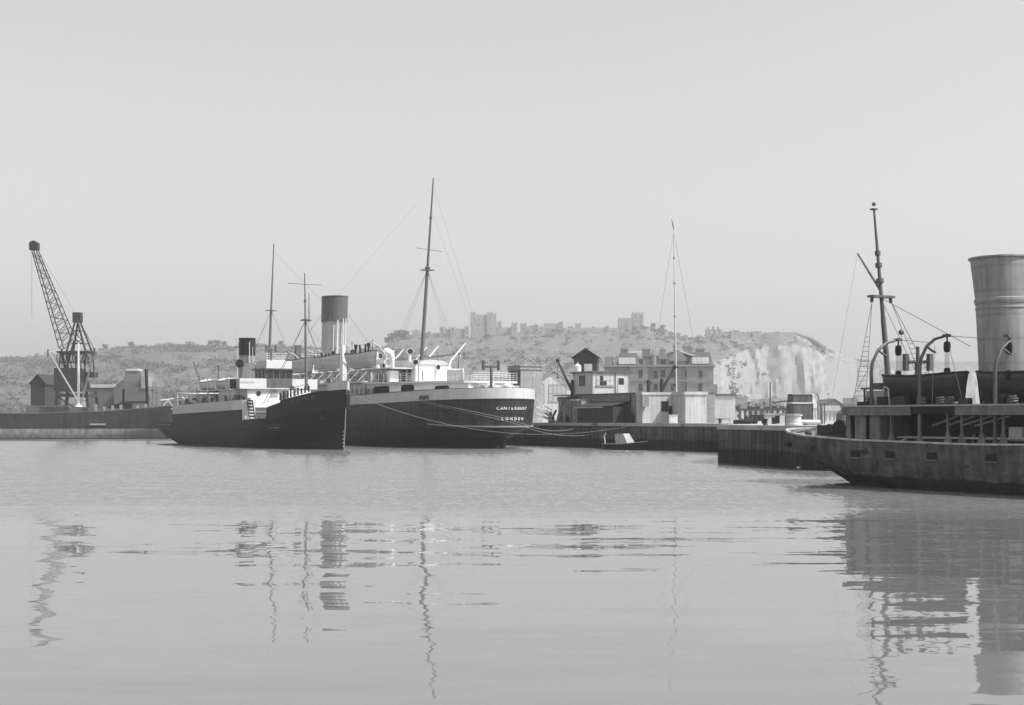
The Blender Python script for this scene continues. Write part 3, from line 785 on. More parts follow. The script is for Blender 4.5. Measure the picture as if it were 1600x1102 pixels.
# bridge block, front faces at station 36
mb = MB(); mb.box(27, 36.9, -3.85, 3.85, 2.5, 4.8); mb.build('lower_deckhouse', dgrey, troot, False)
mb = MB(); mb.box(26, 35.9, -3.9, 3.9, 4.8, 7.05); dh = mb.build('deckhouse', M('tug_deckhouse_paint', .50, .5, .08, 1.2, .1), troot, False)
mb = MB(); mb.box(35.9, 36.9, -3.9, 3.9, 4.8, 5.95); mb.build('forward_house', white, troot, False)
mb = MB()
for yy_ in (-2.5, .9, 2.6): mb.tube([(35.9, yy_, 6.5), (35.96, yy_, 6.5)], .3, 12)
mb.build('porthole', glass, dh)
MB().box(35.9, 35.96, -.9, -.1, 5.97, 6.9).build('door', greyp, dh, False)
mb = MB(); mb.box(31.5, 36.3, -5.05, 5.05, 7.05, 7.2); mb.build('bridge_deck', whited, troot, False)
mb = MB(); mb.box(36.2, 36.3, -5.05, -1.62, 7.2, 8.3); mb.build('bridge_dodger', offw, troot, False)
mb = MB(); mb.box(36.2, 36.3, 1.72, 5.05, 7.2, 8.3); mb.build('bridge_dodger', offw, troot, False)
for sg in (-1, 1): MB().box(31.5, 36.19, sg*5.05-.05, sg*5.05+.05, 7.2, 8.3).build('bridge_dodger', lgrey, troot, False)
mb = MB(); mb.box(32.6, 36.32, -1.62, 1.72, 7.2, 8.35); wh = mb.build('wheelhouse', wood, troot, False)
MB().box(32.65, 36.28, -1.58, 1.68, 8.35, 9.4).build('window', glass, wh, False)
for yy_ in (-1.6, -.75, .05, .85, 1.7): MB().box(36.25, 36.34, yy_-.05, yy_+.05, 8.35, 9.4).build('window_post', wood, wh, False)
for ss_ in (32.7, 33.9, 35.1): MB().box(ss_-.05, ss_+.05, -1.64, -1.56, 8.35, 9.4).build('window_post', wood, wh, False)
MB().box(32.0, 36.6, -1.95, 2.05, 9.4, 9.56).build('wheelhouse_roof', dgrey, wh, False)
mb = MB(); mb.box(36.1, 36.2, -1.6, 1.7, 9.56, 10.5); mb.build('upper_dodger', offw, wh, False)
mb = MB(); mb.box(32.8, 36.1, -1.64, -1.56, 9.56, 10.45); mb.box(32.8, 36.1, 1.64, 1.72, 9.56, 10.45); mb.box(32.7, 32.8, -1.6, 1.7, 9.56, 10.45); mb.build('side_dodger', lgrey, wh, False)
MB().box(34.2, 35.2, -5.5, -5.12, 7.1, 8.2).build('sidelight_box', void, troot, False)
MB().box(34.2, 35.2, 5.12, 5.5, 7.1, 8.2).build('sidelight_box', void, troot, False)
mb = MB(); mb.tube([(34.5, -.3, 10.4), (34.5, -.3, 12.1)], .1, 8); mb.tube([(34.5, -.9, 12), (34.5, .3, 12)], .08, 6); mb.tube([(34.5, -.9, 11.7), (34.5, -.9, 12.4)], .16, 8); mb.tube([(34.5, .3, 11.7), (34.5, .3, 12.4)], .16, 8); mb.build('compass_post', dgrey, troot)
mb = MB(); mb.lathe([(1.0, 0), (.96, 3.35)], (25.8, 0, 8.2), 24, 1.15, 1); tf = mb.build('funnel', greyp, troot)
mb = MB(); mb.lathe([(1.02, 0), (1.02, 2.05), (1.08, 2.06), (1.08, 2.2), (.9, 2.2), (.9, 1.2)], (25.8, 0, 11.55), 24, 1.15, 1); mb.build('funnel_top', blackp, tf)
mb = MB(); mb.tube([(27.1, -.2, 8), (27.1, -.2, 13.2)], .07, 6); mb.tube([(27.05, .25, 8), (27.05, .25, 12.6)], .05, 6); mb.build('steam_pipe', lgrey, tf)
mb = MB(); mb.box(22.5, 31, -2.6, 2.6, 4.3, 8.3); mb.build('boiler_casing', lgrey, troot, False)
mb = MB(); mb.box(28, 32.5, -1.6, 1.6, 8.3, 10.4); mb.build('chart_house', whited, troot, False)
cowl(troot, TF.s_at(377, -1.6), -1.6, 8.1, 10.5, .56, radians(-35), greyp, void)
cowl(troot, TF.s_at(396, 1.4), 1.4, 8.1, 10.6, .5, radians(-20), white, void)
mb = MB(); mb.box(13, 21.5, -3.0, 3.0, 4.3, 6.7); mb.build('after_house', whited, troot, False)
mb = MB()
for s_ in (13.6, 16, 18.4): mb.box(s_, s_+1.4, -3.03, -3.0, 4.5, 6.2)
mb.build('doorway', void, troot, False)
mb = MB(); mb.tube([(9.8, -3.8, 6.9), (21.5, -3.4, 7.05)], .1, 6); mb.tube([(10, -3.8, 3), (10, -3.8, 6.95)], .07, 6); mb.tube([(15.5, -3.7, 5), (15.5, -3.7, 7)], .06, 6); mb.tube([(21, -3.5, 5), (21, -3.5, 7)], .06, 6); mb.tube([(9.8, 3.8, 6.9), (21.5, 3.4, 7.05)], .1, 6); mb.tube([(9.8, -3.8, 6.9), (9.8, 3.8, 6.9)], .08, 6)
mb.build('awning_spar', white, troot)
mb = MB(); mb.box(15, 30.5, -4.2, 4.2, 7.0, 7.12); mb.build('upper_deck', whited, troot, False)
mb = MB()
for s_ in (15.5, 19, 23, 27, 30):
    for sg in (1, -1): mb.tube([(s_, sg*4.1, 4.3), (s_, sg*4.1, 7.0)], .06, 5)
mb.build('stanchions', whited, troot)
for s_ in (19.5, 23.5, 26, 30.5):                  # swan-neck davits
    for sg in (1, -1):
        mb = MB(); mb.tube([(s_, sg*4.3, 4.4), (s_, sg*4.5, 7.4), (s_, sg*4.4, 8.9), (s_, sg*4.0, 9.35), (s_, sg*3.4, 9.3)], [.06, .06, .055, .05, .04], 7); mb.build('davit', greyp, troot)
mb = MB()
for s_, r_ in ((12.7, .8), (22.5, .7), (25.2, .6), (31.5, .75)):
    MB().tube([(s_-r_, -4.2, 4.4), (s_-r_*.8, -4.2, 4.4+r_*1.3), (s_, -4.2, 4.4+r_*2.0), (s_+r_, -4.2, 4.4+r_*2.3)], .14, 6).build('bent_pipe', whited, troot)
for k in range(14):
    s_ = random.uniform(12.5, 33); h = random.uniform(.5, 1.6)
    MB().box(s_-.3, s_+.3, -4.3, -3.7, 4.3, 4.9+h).build('deck_locker', [lgrey, greyp, whited, dgrey][k % 4], troot, False)
mb = MB()
for k in range(12):
    s_ = random.uniform(12.5, 36); MB().box(s_-.25, s_+.25, -4.4, -4.0, 4.3, random.uniform(5.3, 6.6)).build('deck_locker', dgrey, troot, False)
# ladder down into the well, and well deck clutter
mb = MB()
a0, b0 = Vector((37.3, -4.2, 5.6)), Vector((38.8, -4.3, 2.6))
for dy in (-.35, .35): mb.bar(a0+Vector((0, dy, 0)), b0+Vector((0, dy, 0)), .08, .14)
for k in range(9): p = a0.lerp(b0, k/8); mb.bar(p+Vector((0, -.35, 0)), p+Vector((0, .35, 0)), .06, .2)
mb.build('ladder', blackp, troot, False)
mb = MB()
for k in range(10):
    s_ = random.uniform(38.5, 45); MB().box(s_-.3, s_+.3, random.uniform(-4.3, -3.8), random.uniform(-3.5, 3), 2.5, random.uniform(3.0, 3.9)).build('hatch_cover', dgrey, troot, False)
mb = MB(); mb.tube([(46.3, -2.6, 5.2), (46.3, -2.6, 6.4), (46.3, -2.6, 7.2)], [.22, .2, .3], 10); mb.lathe([(.5, 0), (.6, .4), (.35, .5), (.35, .9), (.6, 1.0), (.6, 1.2)], (50.5, 0, 5.2), 14); mb.box(48.2, 49.3, -1.3, 1.3, 5.2, 6.3); mb.build('windlass', dgrey, troot)
mb = MB(); mb.box(45.6, 47.0, -3.6, -.6, 5.2, 6.7); mb.box(47.5, 48.6, .8, 2.6, 5.2, 6.5); mb.build('forecastle_locker', white, troot, False)
mb = MB(); railing(mb, [(46.5, -4.0, 5.5), (49.5, -3.5, 6), (51.5, -2.9, 6.3)], 1.0, 2, .03, 1.3); mb.build('railing', dgrey, troot, False)
mb = MB()
for k in range(9): s_ = 46+k*.7; h = random.uniform(.1, .5); MB().lathe([(.12, 0), (.1, .3+h), (.16, .35+h), (.04, .45+h)], (s_, -3.9+k*.13, 5.55+k*.11), 8).build('bollard', void, troot, False)
tm, TP = mast(troot, 44.5, 5, 20.5, .035, .2, .06, [(15.0, .27), (17.2, .16)], 'foremast', mastm)
q = TP(19.2); MB().tube([q+Vector((0, -2.1, 0)), q+Vector((0, 2.1, 0))], .05, 6).build('yard', mastm, tm)
q = TP(15.0); mb = MB(); mb.tube([q+Vector((.25, .35, -.3)), q+Vector((.25, .35, 3.2))], [.08, .04], 6); mb.box(q.x-.35, q.x+.5, -.5, .6, 14.9, 15.02); mb.build('topmast', dgrey, tm)
mb = MB()
for sg in (1, -1):
    for ds in (-1.8, -.8): mb.tube([TP(14.9), (44.5+ds, sg*4.6, 5.2)], .025, 4)
mb.tube([TP(15), (55.5, 0, 7.6)], .02, 4); mb.build('rigging', wire, tm)
am, AP = mast(troot, 22.3, 8.0, 15.0, .01, .09, .04, [], 'after_mast', lgrey)
MB().box(22.2, 22.4, -.35, .0, 12.6, 12.9).build('lantern', dgrey, am, False)
bs = TF.s_at(318, -2)
mb = MB(); mb.tube([(bs, -2, 7.2), (TF.s_at(302.5, -2), -2, 11.2)], [.13, .10], 8); mb.build('derrick_boom', dgrey, troot)
mb = MB(); mb.tube([(TF.s_at(341.5, -1), -1, 7.1), (TF.s_at(341.5, -1), -1, 10.4)], .09, 6); mb.ball((TF.s_at(341.5, -1), -1, 10.4), .2); mb.build('stern_light_post', dgrey, troot)
tg = 'grey boats on the after deck of the black tug'
lifeboat(TF, 20.6, -3.2, 7.15, 6.2, 1.9, 1.0, 'tg', 'grey boat with white cover at the after end of the black tug', tg, 0, offw, lbm, dgrey)
lifeboat(TF, 27.4, -3.2, 7.15, 6.2, 1.9, 1.0, 'tg', 'grey covered boat next to the dark funnel of the black tug', tg)
# ------------------------------------------------------------------ tender in the right foreground
RF = Frame((17.85, 85.9, 0), radians(-60))
rroot = empty('salvage_tender', 'rusty grey tender with counter stern, boat deck and tall mast', 'ship', RF.o, RF.a)
def RR(z, s0, s1, B, us, pe=.5, ub=14, q=2.2): return dict(z=z, s0=s0, s1=s1, B=B, us=us, pe=pe, ub=ub, q=q)
rz_ = curve([(0, 2.82), (1.5, 2.66), (4, 2.42), (8, 2.24), (16, 2.12), (24, 2.2), (36, 3.3)])
rside = RR(0, .0, 36.4, 3.5, 4.2)
mb = MB()
hull_grid(mb, [RR(-1.4, 5.2, 35, 2.3, 12, .75, 18, 1.8), RR(-.3, 4.2, 35.3, 3.0, 9.5, .65, 16, 2), RR(.25, 3.2, 35.5, 3.25, 8, .6), RR(.8, 2.0, 35.7, 3.38, 6.4, .56), RR(1.35, 1.05, 35.9, 3.44, 5.3, .52), RR(1.9, .4, 36.1, 3.48, 4.6, .5), RR(rz_, 0, 36.4, 3.5, 4.2)], 64)
mb.build('hull', rust, rroot, True, 40)
mb = MB(); strip(mb, RR(0, -.05, 36.5, 3.56, 4.2), -.05, 36.4, lambda s: rz_(s)-.03, lambda s: rz_(s)+.07, .2, 60); mb.build('rail_capping', M('worn_rail_paint', .42, .7, .3, 2, .2), rroot)
mb = MB(); strip(mb, RR(0, 1.3, 36.3, 3.36, 5.4), 1.35, 36, curve([(1.3, 2.1), (2.2, 1.75), (3.5, 1.4)]), lambda s: rz_(s)-.03, .05, 40); mb.build('bulwark_inside', greyp, rroot)
mb = MB(); deckplate(mb, RR(0, 1.2, 36, 3.40, 5.2), 1.3, 35, lambda s: 1.4, .08); mb.build('main_deck', deckm, rroot)
for px in (1336, 1390, 1456, 1548):
    s_ = RF.s_at(px, -3.5); y = -hbf(s_, rside)
    mb = MB(); mb.box(s_-.30, s_+.30, y-.035, y+.1, 1.32, 1.68); po = mb.build('scuttle', void, rroot, False)
    mb = MB(); mb.box(s_-.36, s_+.36, y-.05, y+.05, 1.24, 1.31); mb.build('sill', rustp, po, False)
mb = MB()
s_ = RF.s_at(1244, -3); mb.tube([(1.0, -1.9, 1.9), (1.0, -2.25, 1.88)], .12, 8); mb.build('fairlead', void, rroot)
mb = MB(); mb.tube([(RF.s_at(1275, -3.2), -3.28, 1.75), (RF.s_at(1275, -3.2), -3.5, 1.75)], .1, 8); mb.build('porthole', void, rroot)
mb = MB(); s_ = 2.6; mb.ball((s_, -2.75, .55), .13, 8, 5, .6); mb.build('zinc_anode', white, rroot)
# boat deck
BD = 4.1
mb = MB(); deckplate(mb, RR(0, .1, 36, 3.58, 4.2), 7.1, 26, lambda s: BD, 0, .1); mb.build('boat_deck', rustp, rroot)
mb = MB(); strip(mb, RR(0, .1, 36, 3.62, 4.2), 7.1, 12.2, BD-.5, BD-.02, .08, 10); strip(mb, RR(0, .1, 36, 3.62, 4.2), 15.2, 26, BD-.5, BD-.02, .08, 10); mb.build('deck_edge_plate', M('worn_edge_plate', .15, .7, .25, 1.5, .2), rroot)
mb = MB(); strip(mb, RR(0, .1, 36, 3.66, 4.2), 7.0, 26, BD-.04, BD+.04, .16, 20); mb.bar((7.05, -3.5, BD), (7.05, 3.5, BD), .14, .09); mb.build('deck_lip', M('pale_deck_lip', .32, .7, .2, 2), rroot)
mb = MB()
def bh(x0, x1):                                     # plating panels with dark door gaps between
    y = -3.40
    mb.box(x0, x1, y-.04, y+.04, 1.4, BD-.1)
bh(7.25, 7.6); bh(7.95, 8.75); bh(9.1, 9.75)
mb.box(7.2, 7.3, -3.4, 3.4, 1.4, BD-.1); mb.box(9.7, 9.8, -3.4, -1.0, 1.4, BD-.1)
mb.build('after_bulkhead', rustp, rroot, False)
mb = MB(); mb.box(7.7, 9.5, -3.15, 3.0, 1.4, BD-.12); mb.build('deck_cabin', void, rroot, False)
for px in (1393, 1437, 1481, 1503, 1534, 1568):
    s_ = RF.s_at(px, -3.42); wd = .16 if px == 1437 else .09
    mb = MB(); mb.box(s_-wd/2, s_+wd/2, -3.48, -3.36, 2.0, BD-.1); mb.prof([(s_-.28, 2.15), (s_+.28, 2.15), (s_+.05, 2.75), (s_-.05, 2.75)], -3.46, -3.38); mb.build('stanchion', rustp, rroot, False)
for s_ in (10, 13, 16, 19, 22, 25):
    MB().box(s_-.05, s_+.05, 3.36, 3.48, 2.0, BD-.1).build('stanchion', rustp, rroot, False)
mb = MB(); mb.box(10.1, 26, -1.3, 2.0, 1.4, 3.98); mb.build('engine_casing', M('dark_casing_paint', .015, .6, .3, 2, .2), rroot, False)
mb = MB(); mb.tube([(9.9, -2.2, 2.42), (20, -2.1, 2.42)], .06, 6); mb.build('hand_rail', white, rroot)
mb = MB()
for k in range(4): mb.bar((12.0+k*1.0, -1.7-.05*k, 3.05), (13.6+k*1.1, -1.55, 3.55), .25, .08)
mb.build('stowed_oars', lgrey, rroot, False)
mb = MB(); mb.tube([(10.2, -3.1, 1.6), (10.5, -2.9, 2.1), (11.1, -2.8, 2.35)], .06, 6); mb.build('air_pipe', lgrey, rroot)
mb = MB(); mb.box(17.2, 18.0, -2.0, -1.5, 2.3, 3.0); mb.build('white_locker', white, rroot, False)
# after deck: winch, bitts, hatch, coiled gear
mb = MB(); mb.box(3.2, 6.9, -2.4, 1.6, 1.4, 2.5, (.25, .2)); mb.build('hatch', tarred, rroot, False)
mb = MB(); mb.tube([(4.9, -1.7, 2.75), (4.9, 1.2, 2.75)], .42, 14); mb.tube([(4.9, -1.75, 2.75), (4.9, -1.5, 2.75)], .62, 16); mb.tube([(4.9, 1.0, 2.75), (4.9, 1.25, 2.75)], .62, 16)
mb.box(4.5, 5.3, -1.45, -1.3, 1.9, 3.1); mb.box(4.5, 5.3, .8, .95, 1.9, 3.1); mb.build('towing_winch', blackp, rroot)
mb = MB(); mb.bar((3.2, -1.0, 3.05), (5.6, -1.2, 2.75), .16); mb.bar((3.0, .6, 3.1), (6.4, .5, 2.95), .2); mb.bar((2.6, -.3, 3.05), (6.6, -.9, 3.1), .14); mb.bar((2.9, 1.3, 3.2), (7.0, 1.6, 3.0), .18); mb.build('stacked_spars', dgrey, rroot, False)
mb = MB(); mb.box(3.0, 4.2, -1.7, -.9, 2.3, 3.05); mb.build('frame_locker', tarred, rroot, False)
mb = MB(); mb.box(3.3, 4.4, -2.2, -1.5, 1.9, 2.35); mb.build('pale_box', white, rroot, False)
mb = MB(); mb.tube([(5.9, -1.4, 2.1), (6.3, -1.4, 2.9), (6.1, -1.4, 3.0)], [.5, .45, .2], 10); mb.build('cable_reel', dgrey, rroot)
mb = MB(); mb.prof([(5.6, 1.4), (7.1, 1.4), (7.1, 3.5), (6.6, 3.2), (6.0, 2.5)], -2.6, 1.5); mb.build('tarpaulin', blackp, rroot, False)
for a_, b_, c_ in ((2.4, -1.8, .5), (2.9, -2.3, .6), (3.4, -.2, .75), (6.6, -2.6, .6), (2.2, .6, .5)): MB().lathe([(.16, 0), (.14, .5), (.2, .55), (.2, .7), (.05, .72)], (a_, b_, 1.4+c_), 10).box(a_-.25, a_+.25, b_-.2, b_+.2, 1.4, 1.4+c_).build('bitt', dgrey, rroot)
mb = MB()
for t in (2.2, 6.6): mb.tube([(t, -2.9, 1.5), (t, -2.6, 2.6), (t, 0, 3.05), (t, 2.6, 2.6), (t, 2.9, 1.5)], .06, 6)
mb.build('towing_rail', dgrey, rroot)
# things on the boat deck aft: steering stand and skylight
mb = MB(); mb.box(7.6, 8.9, -2.3, -.8, BD, BD+.85); mb.build('skylight', lgrey, rroot, False)
mb = MB(); mb.box(7.4, 8.9, -2.5, -.6, BD+.95, BD+1.05); mb.tube([(7.6, -2.4, BD), (7.6, -2.4, BD+.95)], .06, 6); mb.box(7.5, 8.5, -1.9, -.9, BD+1.05, BD+1.3); mb.build('chart_shelf', dgrey, rroot, False)
mb = MB(); mb.tube([(9.3, -2.7, BD), (9.3, -2.7, BD+.9), (9.4, -2.7, BD+1.05), (9.7, -2.7, BD+.95), (9.8, -2.7, BD)], .05, 6); mb.build('boarding_rail', lgrey, rroot)
mb = MB(); mb.box(9.0, 10.0, -1.6, -.6, BD, BD+.95); mb.build('deck_locker', dgrey, rroot, False)
# mast
rm, RP = mast(rroot, 7.5, 1.4, 15.5, .115, .21, .06, [(12.9, .17), (12.2, .2), (11.3, .22)], 'mast', M('mast_grey', .07, .5, .2, 2, .1))
q = RP(10.4); mb = MB(); mb.box(q.x-.25, q.x+.25, -.85, .85, 10.32, 10.45); mb.tube([(q.x, -.7, 10.4), (q.x, -.75, 10.05)], .1, 6); mb.tube([(q.x, .7, 10.4), (q.x, .75, 10.05)], .1, 6); mb.build('crosstree', dgrey, rm)
q2 = RP(15.5); mb = MB(); mb.box(q2.x-.15, q2.x+.15, -.15, .15, 15.4, 15.5); mb.ball((q2.x, 0, 15.75), .12, 8, 5); mb.build('truck', dgrey, rm)
mb = MB()
P1 = Vector(RP(10.7)); P2 = Vector((5.5, -.9, 12.9)); mb.tube([P1, P2], [.075, .05], 8); mb.build('gaff', mastm, rm)
def shrouds(root, top, feet, n=14, r=.02):
    mb = MB()
    top = Vector(top); ft = [Vector(f) for f in feet]
    for f in ft: mb.tube([top, f], r, 4)
    for k in range(n):
        t = .35+.6*k/n; mb.tube([top.lerp(ft[0], t), top.lerp(ft[-1], t)], r*.6, 4)
    return mb.build('shrouds', wire, root)
shrouds(rm, RP(10.1)+Vector((0, -.75, 0)), [(7.6, -3.3, BD), (8.6, -3.3, BD)], 13)
shrouds(rm, RP(10.1)+Vector((0, .75, 0)), [(7.2, 3.3, BD), (8.3, 3.3, BD)], 13)
mb = MB(); mb.tube([RP(10.3), (12.5, .5, BD+3.2)], .018, 4); mb.tube([RP(10.2), (10.0, .3, BD)], .018, 4); q3 = RP(8.3)+Vector((1.0, .3, 0)); mb.tube([q3, (q3.x, q3.y, BD)], .02, 4); mb.tube([P2, (5.0, -2.5, BD)], .008, 4); mb.build('stays', wire, rm)
MB().ball(tuple(q3), .16, 8, 5).build('block', dgrey, rm)
# davits with big purchase blocks
def rdavit(px, reach, ztop, bend=1):
    s_ = RF.s_at(px, -3.3); z0 = 2.2
    pts = [(s_, -3.35, z0), (s_, -3.35, ztop-1.75), (s_, -3.25, ztop-1.25), (s_, -2.85, ztop-.6), (s_, -2.25, ztop-.2), (s_, -3.35+reach, ztop)]
    o = MB().tube(pts, [.10, .10, .09, .085, .075, .06], 10).build('davit', M('davit_paint', .07, .5, .2, 2, .1), rroot)
    e = Vector(pts[-1]); mb = MB(); mb.box(e.x-.16, e.x+.16, e.y-.14, e.y+.2, e.z-.06, e.z+.08); mb.tube([e+Vector((0, .06, .12)), e+Vector((0, .06, -.3))], .05, 6); mb.build('head_fitting', dgrey, o)
    mb = MB(); c = e+Vector((0, .06, -.58))
    mb.lathe([(.05, -.3), (.2, -.24), (.23, 0), (.2, .24), (.05, .3)], tuple(c), 12, 1, .55)
    c2 = c+Vector((0, 0, -1.35)); mb.lathe([(.05, -.25), (.19, -.2), (.21, 0), (.19, .2), (.05, .25)], tuple(c2), 12, 1, .6); mb.build('purchase_block', blackp, o)
    mb = MB()
    for k in (-.13, -.05, .05, .13): mb.tube([c+Vector((k, 0, -.2)), c2+Vector((k, 0, .2))], .018, 4)
    mb.build('fall_ropes', rope, o)
    mb = MB(); a = Vector(pts[3]); mb.tube([a, a+Vector((.1, .35, -.25)), a+Vector((.1, .55, -.3))], .06, 6); mb.build('cleat', dgrey, o)
    return o
rdavit(1362.6, 1.95, 7.75); rdavit(1438, 1.95, 7.8); rdavit(1556, -.0+.9, 7.5)
mb = MB()
d1, d2 = RF.s_at(1362.6, -3.3), RF.s_at(1438, -3.3)
mb.tube([(d1, -1.4, 7.75), (d2, -2.3, 7.4)], .014, 4); mb.tube([(d2, -1.4, 7.8), (RF.s_at(1556, -3.3), -2.5, 7.3)], .014, 4); mb.tube([(d2, -1.4, 7.8), (15.5, -3.3, BD)], .014, 4); mb.tube([(d1, -2.9, 7.1), (7.3, -3.3, BD)], .014, 4)
mb.tube([(d2+.6, -2.9, 7.2), (d2+.7, -3.2, BD)], .018, 4); mb.build('davit_guys', wire, rroot)
rk = random.Random(3)
for k in range(16):
    s_ = rk.uniform(7.6, 20); y = rk.uniform(-3.3, -2.5); h = rk.uniform(.2, .7)
    if k % 3 == 0: MB().tube([(s_+.22*cos(t), y+.22*sin(t), BD+.05+.02*t) for t in [q*pi/5 for q in range(31)]], .045, 5).build('rope_coil', [dgrey, rustp][k % 2], rroot)
    elif k % 3 == 1: MB().lathe([(.16, 0), (.18, h*.5), (.16, h), (.05, h+.05)], (s_, y, BD), 10).build('deck_drum', blackp, rroot)
    else: MB().box(s_-.3, s_+.3, y-.2, y+.2, BD, BD+h*.8).build('deck_box', [dgrey, rustp, tarred][k % 3], rroot, False)
for k in range(14):
    s_ = rk.uniform(9.8, 21); h = rk.uniform(.4, 1.6)
    mb = MB().tube([(s_, -1.5-rk.random()*1.2, 1.4), (s_+rk.uniform(-.2, .2), -1.5, 1.4+h), (s_+rk.uniform(-.5, .5), -1.45, 1.5+h)], rk.uniform(.05, .12), 6); mb.build('deck_pipe', [dgrey, rustp, lgrey][k % 3], rroot)
# tee shaped signal post on the boat deck
s_ = RF.s_at(1434, .6)
mb = MB(); mb.tube([(s_, .6, BD), (s_, .6, 6.5)], .17, 10); mb.tube([(s_, .6, 6.4), (s_, .6, 7.45)], .10, 8); mb.tube([(s_-.35, .1, 6.6), (s_+.35, 1.1, 6.6)], .09, 8)
for a in (-.38, .38): mb.box(s_+a-.13, s_+a+.13, .6+a*1.4-.13, .6+a*1.4+.13, 6.1, 7.05)
mb.build('signal_post', dgrey, rroot)
# funnel
fs_ = RF.s_at(1584, .3)
mb = MB(); mb.lathe([(1.62, 0), (1.62, .1), (1.54, 5.5), (1.60, 5.55), (1.60, 5.7), (1.54, 5.75), (1.66, 7.75), (1.76, 7.8), (1.76, 7.88), (1.57, 7.88), (1.52, 6.2)], (fs_, .3, 3.9), 32, 1, 1, (-.085, 0)); rfu = mb.build('funnel', M('tall_funnel_paint', .27, .6, .16, .8, .25, brick=(3.1, 1.25, .97, 1.03, .84), dark=(1.5, .17, .66)), rroot)
mb = MB()
for z in (5.15, 5.42): mb.lathe([(1.55, 0), (1.58, .03), (1.58, .1), (1.55, .13)], (fs_-.085*z, .3, 3.9+z), 32)
mb.build('funnel_hoop', greyp, rfu)
MB().box(12.2, 15.2, -3.6, -3.5, BD-.42, BD-.06).build('dark_edge_board', void, rroot, False)
rg = 'dark wooden boats on the tender'
rbm = M('dark_boat_planks', .055, .55, .25, 3, .15, brick=(30, .15, .88, 1.08, .6))
lifeboat(RF, 11.0, -1.35, 4.2, 5.9, 2.2, 1.5, 'rb', 'dark wooden boat hanging under two curved davits on the tender', rg, 0, None, rbm, tarred, .10, 5.0)
lifeboat(RF, 17.6, -1.35, 4.2, 5.9, 2.2, 1.5, 'rb', 'dark wooden boat in front of the tall pale funnel', rg)
for a_, b_ in ((9, 13), (16, 19)): MB().box(a_, b_, -1.6, -1.1, BD, BD+.12).build('boat_chock', dgrey, rroot, False)

# the tender lies a little nearer than first laid out: carry the whole ship towards the eye at the same angular size
def carry(o, k):
    e = Vector((0, 0, CAMH)); o.location = e+(Vector(o.location)-e)*k; o.scale = tuple(c*k for c in o.scale)
for o in [rroot]+[o for o in COL.objects if o.parent is None and o.get('group') == rg]: carry(o, .915)

# ------------------------------------------------------------------ cargo ship by the crane
KF = Frame((-59.3, 248, 0), radians(197))
kroot = empty('cargo_ship', 'long low dark cargo ship with pale waterline band and white derrick mast', 'ship', KF.o, KF.a)
kz = curve([(0, 5.9), (4, 5.4), (12, 4.7), (24, 4.3), (60, 4.2), (75, 5.5)])
def KR(z, s0, B, us, pe=.5): return dict(z=z, s0=s0, s1=74-s0*.5, B=B, us=us, pe=pe, ub=16, q=2.2)
kh = M('cargo_hull_paint', .035, .6, .3, .6, .3, band=[(1.75, .25, .1)], dark=(1.2, .06, .66), spec=.3)
mb = MB(); hull_grid(mb, [KR(-1, 3, 4.6, 14, .7), KR(0, 2, 5.3, 11, .65), KR(1.0, 1.2, 5.7, 9, .6), KR(2.2, .5, 5.9, 7, .55), KR(kz, 0, 6.0, 6, .5)], 60, 4)
mb.build('hull', kh, kroot, True, 40)
mb = MB(); strip(mb, KR(0, 0, 6.06, 6), .1, 73, lambda s: kz(s)-.05, lambda s: kz(s)+.12, .2, 40); mb.build('bulwark_rail', dgrey, kroot)
mb = MB(); strip(mb, KR(0, .3, 6.0, 6.5), .3, 72, 0, .14, .1, 40); mb.build('waterline_stripe', blackp, kroot)
mk = KF.s_at(122.5, 1)
mo, KP = mast(kroot, mk, 4.3, 17.4, 0, .24, .15, [(16.9, .3)], 'derrick_mast', white)
mb = MB(); mb.lathe([(.55, 0), (.7, .3), (.7, 1.1), (.4, 1.5)], (mk, 0, 4.4), 14); mb.build('mast_winch', whited, mo)
for px0, py0, px1, py1, m_ in ((75, 546, 119.5, 622, lgrey), (148, 543, 129, 620, greyp)):
    a = (KF.s_at(px1, .6), .6, zz(py1, 236)); b = (KF.s_at(px0, 2.5), 2.5, zz(py0, 234))
    o = MB().tube([a, b], [.16, .11], 8).build('derrick_boom', m_, kroot)
    MB().tube([Vector(b)+Vector((0, 0, .3)), Vector(b)+Vector((0, 0, -1.1))], .14, 8).build('head_block', dgrey, o)
    MB().tube([b, KP(17)], .02, 4).build('topping_lift', wire, o)
mb = MB()
for px, w_, h in ((160, 7, 1.0), (100, 8, 1.2), (75, 7, 1.4)):
    s_ = KF.s_at(px, 0); mb.box(s_-w_/2, s_+w_/2, -3, 3, 4.3, 4.3+h)
mb.build('hatch_coaming', dgrey, kroot, False)
s_ = KF.s_at(182, 1); mb = MB(); mb.prof([(s_-2.6, 4.3), (s_+2.4, 4.3), (s_+1.2, 5.6), (s_-1.0, 6.4), (s_-2.6, 6.3)], -2.5, 2.5); mb.build('tarpaulin_heap', blackp, kroot, False)
for px, y0, y1, r_, nm in ((231, 577, 639, .27, 'samson_post'), (193, 608, 637, .22, 'vent_post')):
    s_ = KF.s_at(px, 1.5); d = KF.d(s_, 1.5); MB().tube([(s_, 1.5, zz(y1, d)-.8), (s_+(.3 if px > 200 else 0), 1.5, zz(y0, d))], r_, 8).build(nm, blackp, kroot)
s_ = KF.s_at(175, 2); mb = MB()
for k in range(7): q = KF.s_at(150+k*13, 3); mb.box(q-.25, q+.25, 2.6, 3.1, 4.2, random.uniform(5, 6.1))
mb.build('deck_fittings', greyp, kroot, False)
s0_, s1_ = KF.s_at(272, 3), KF.s_at(251, 3); mb = MB()
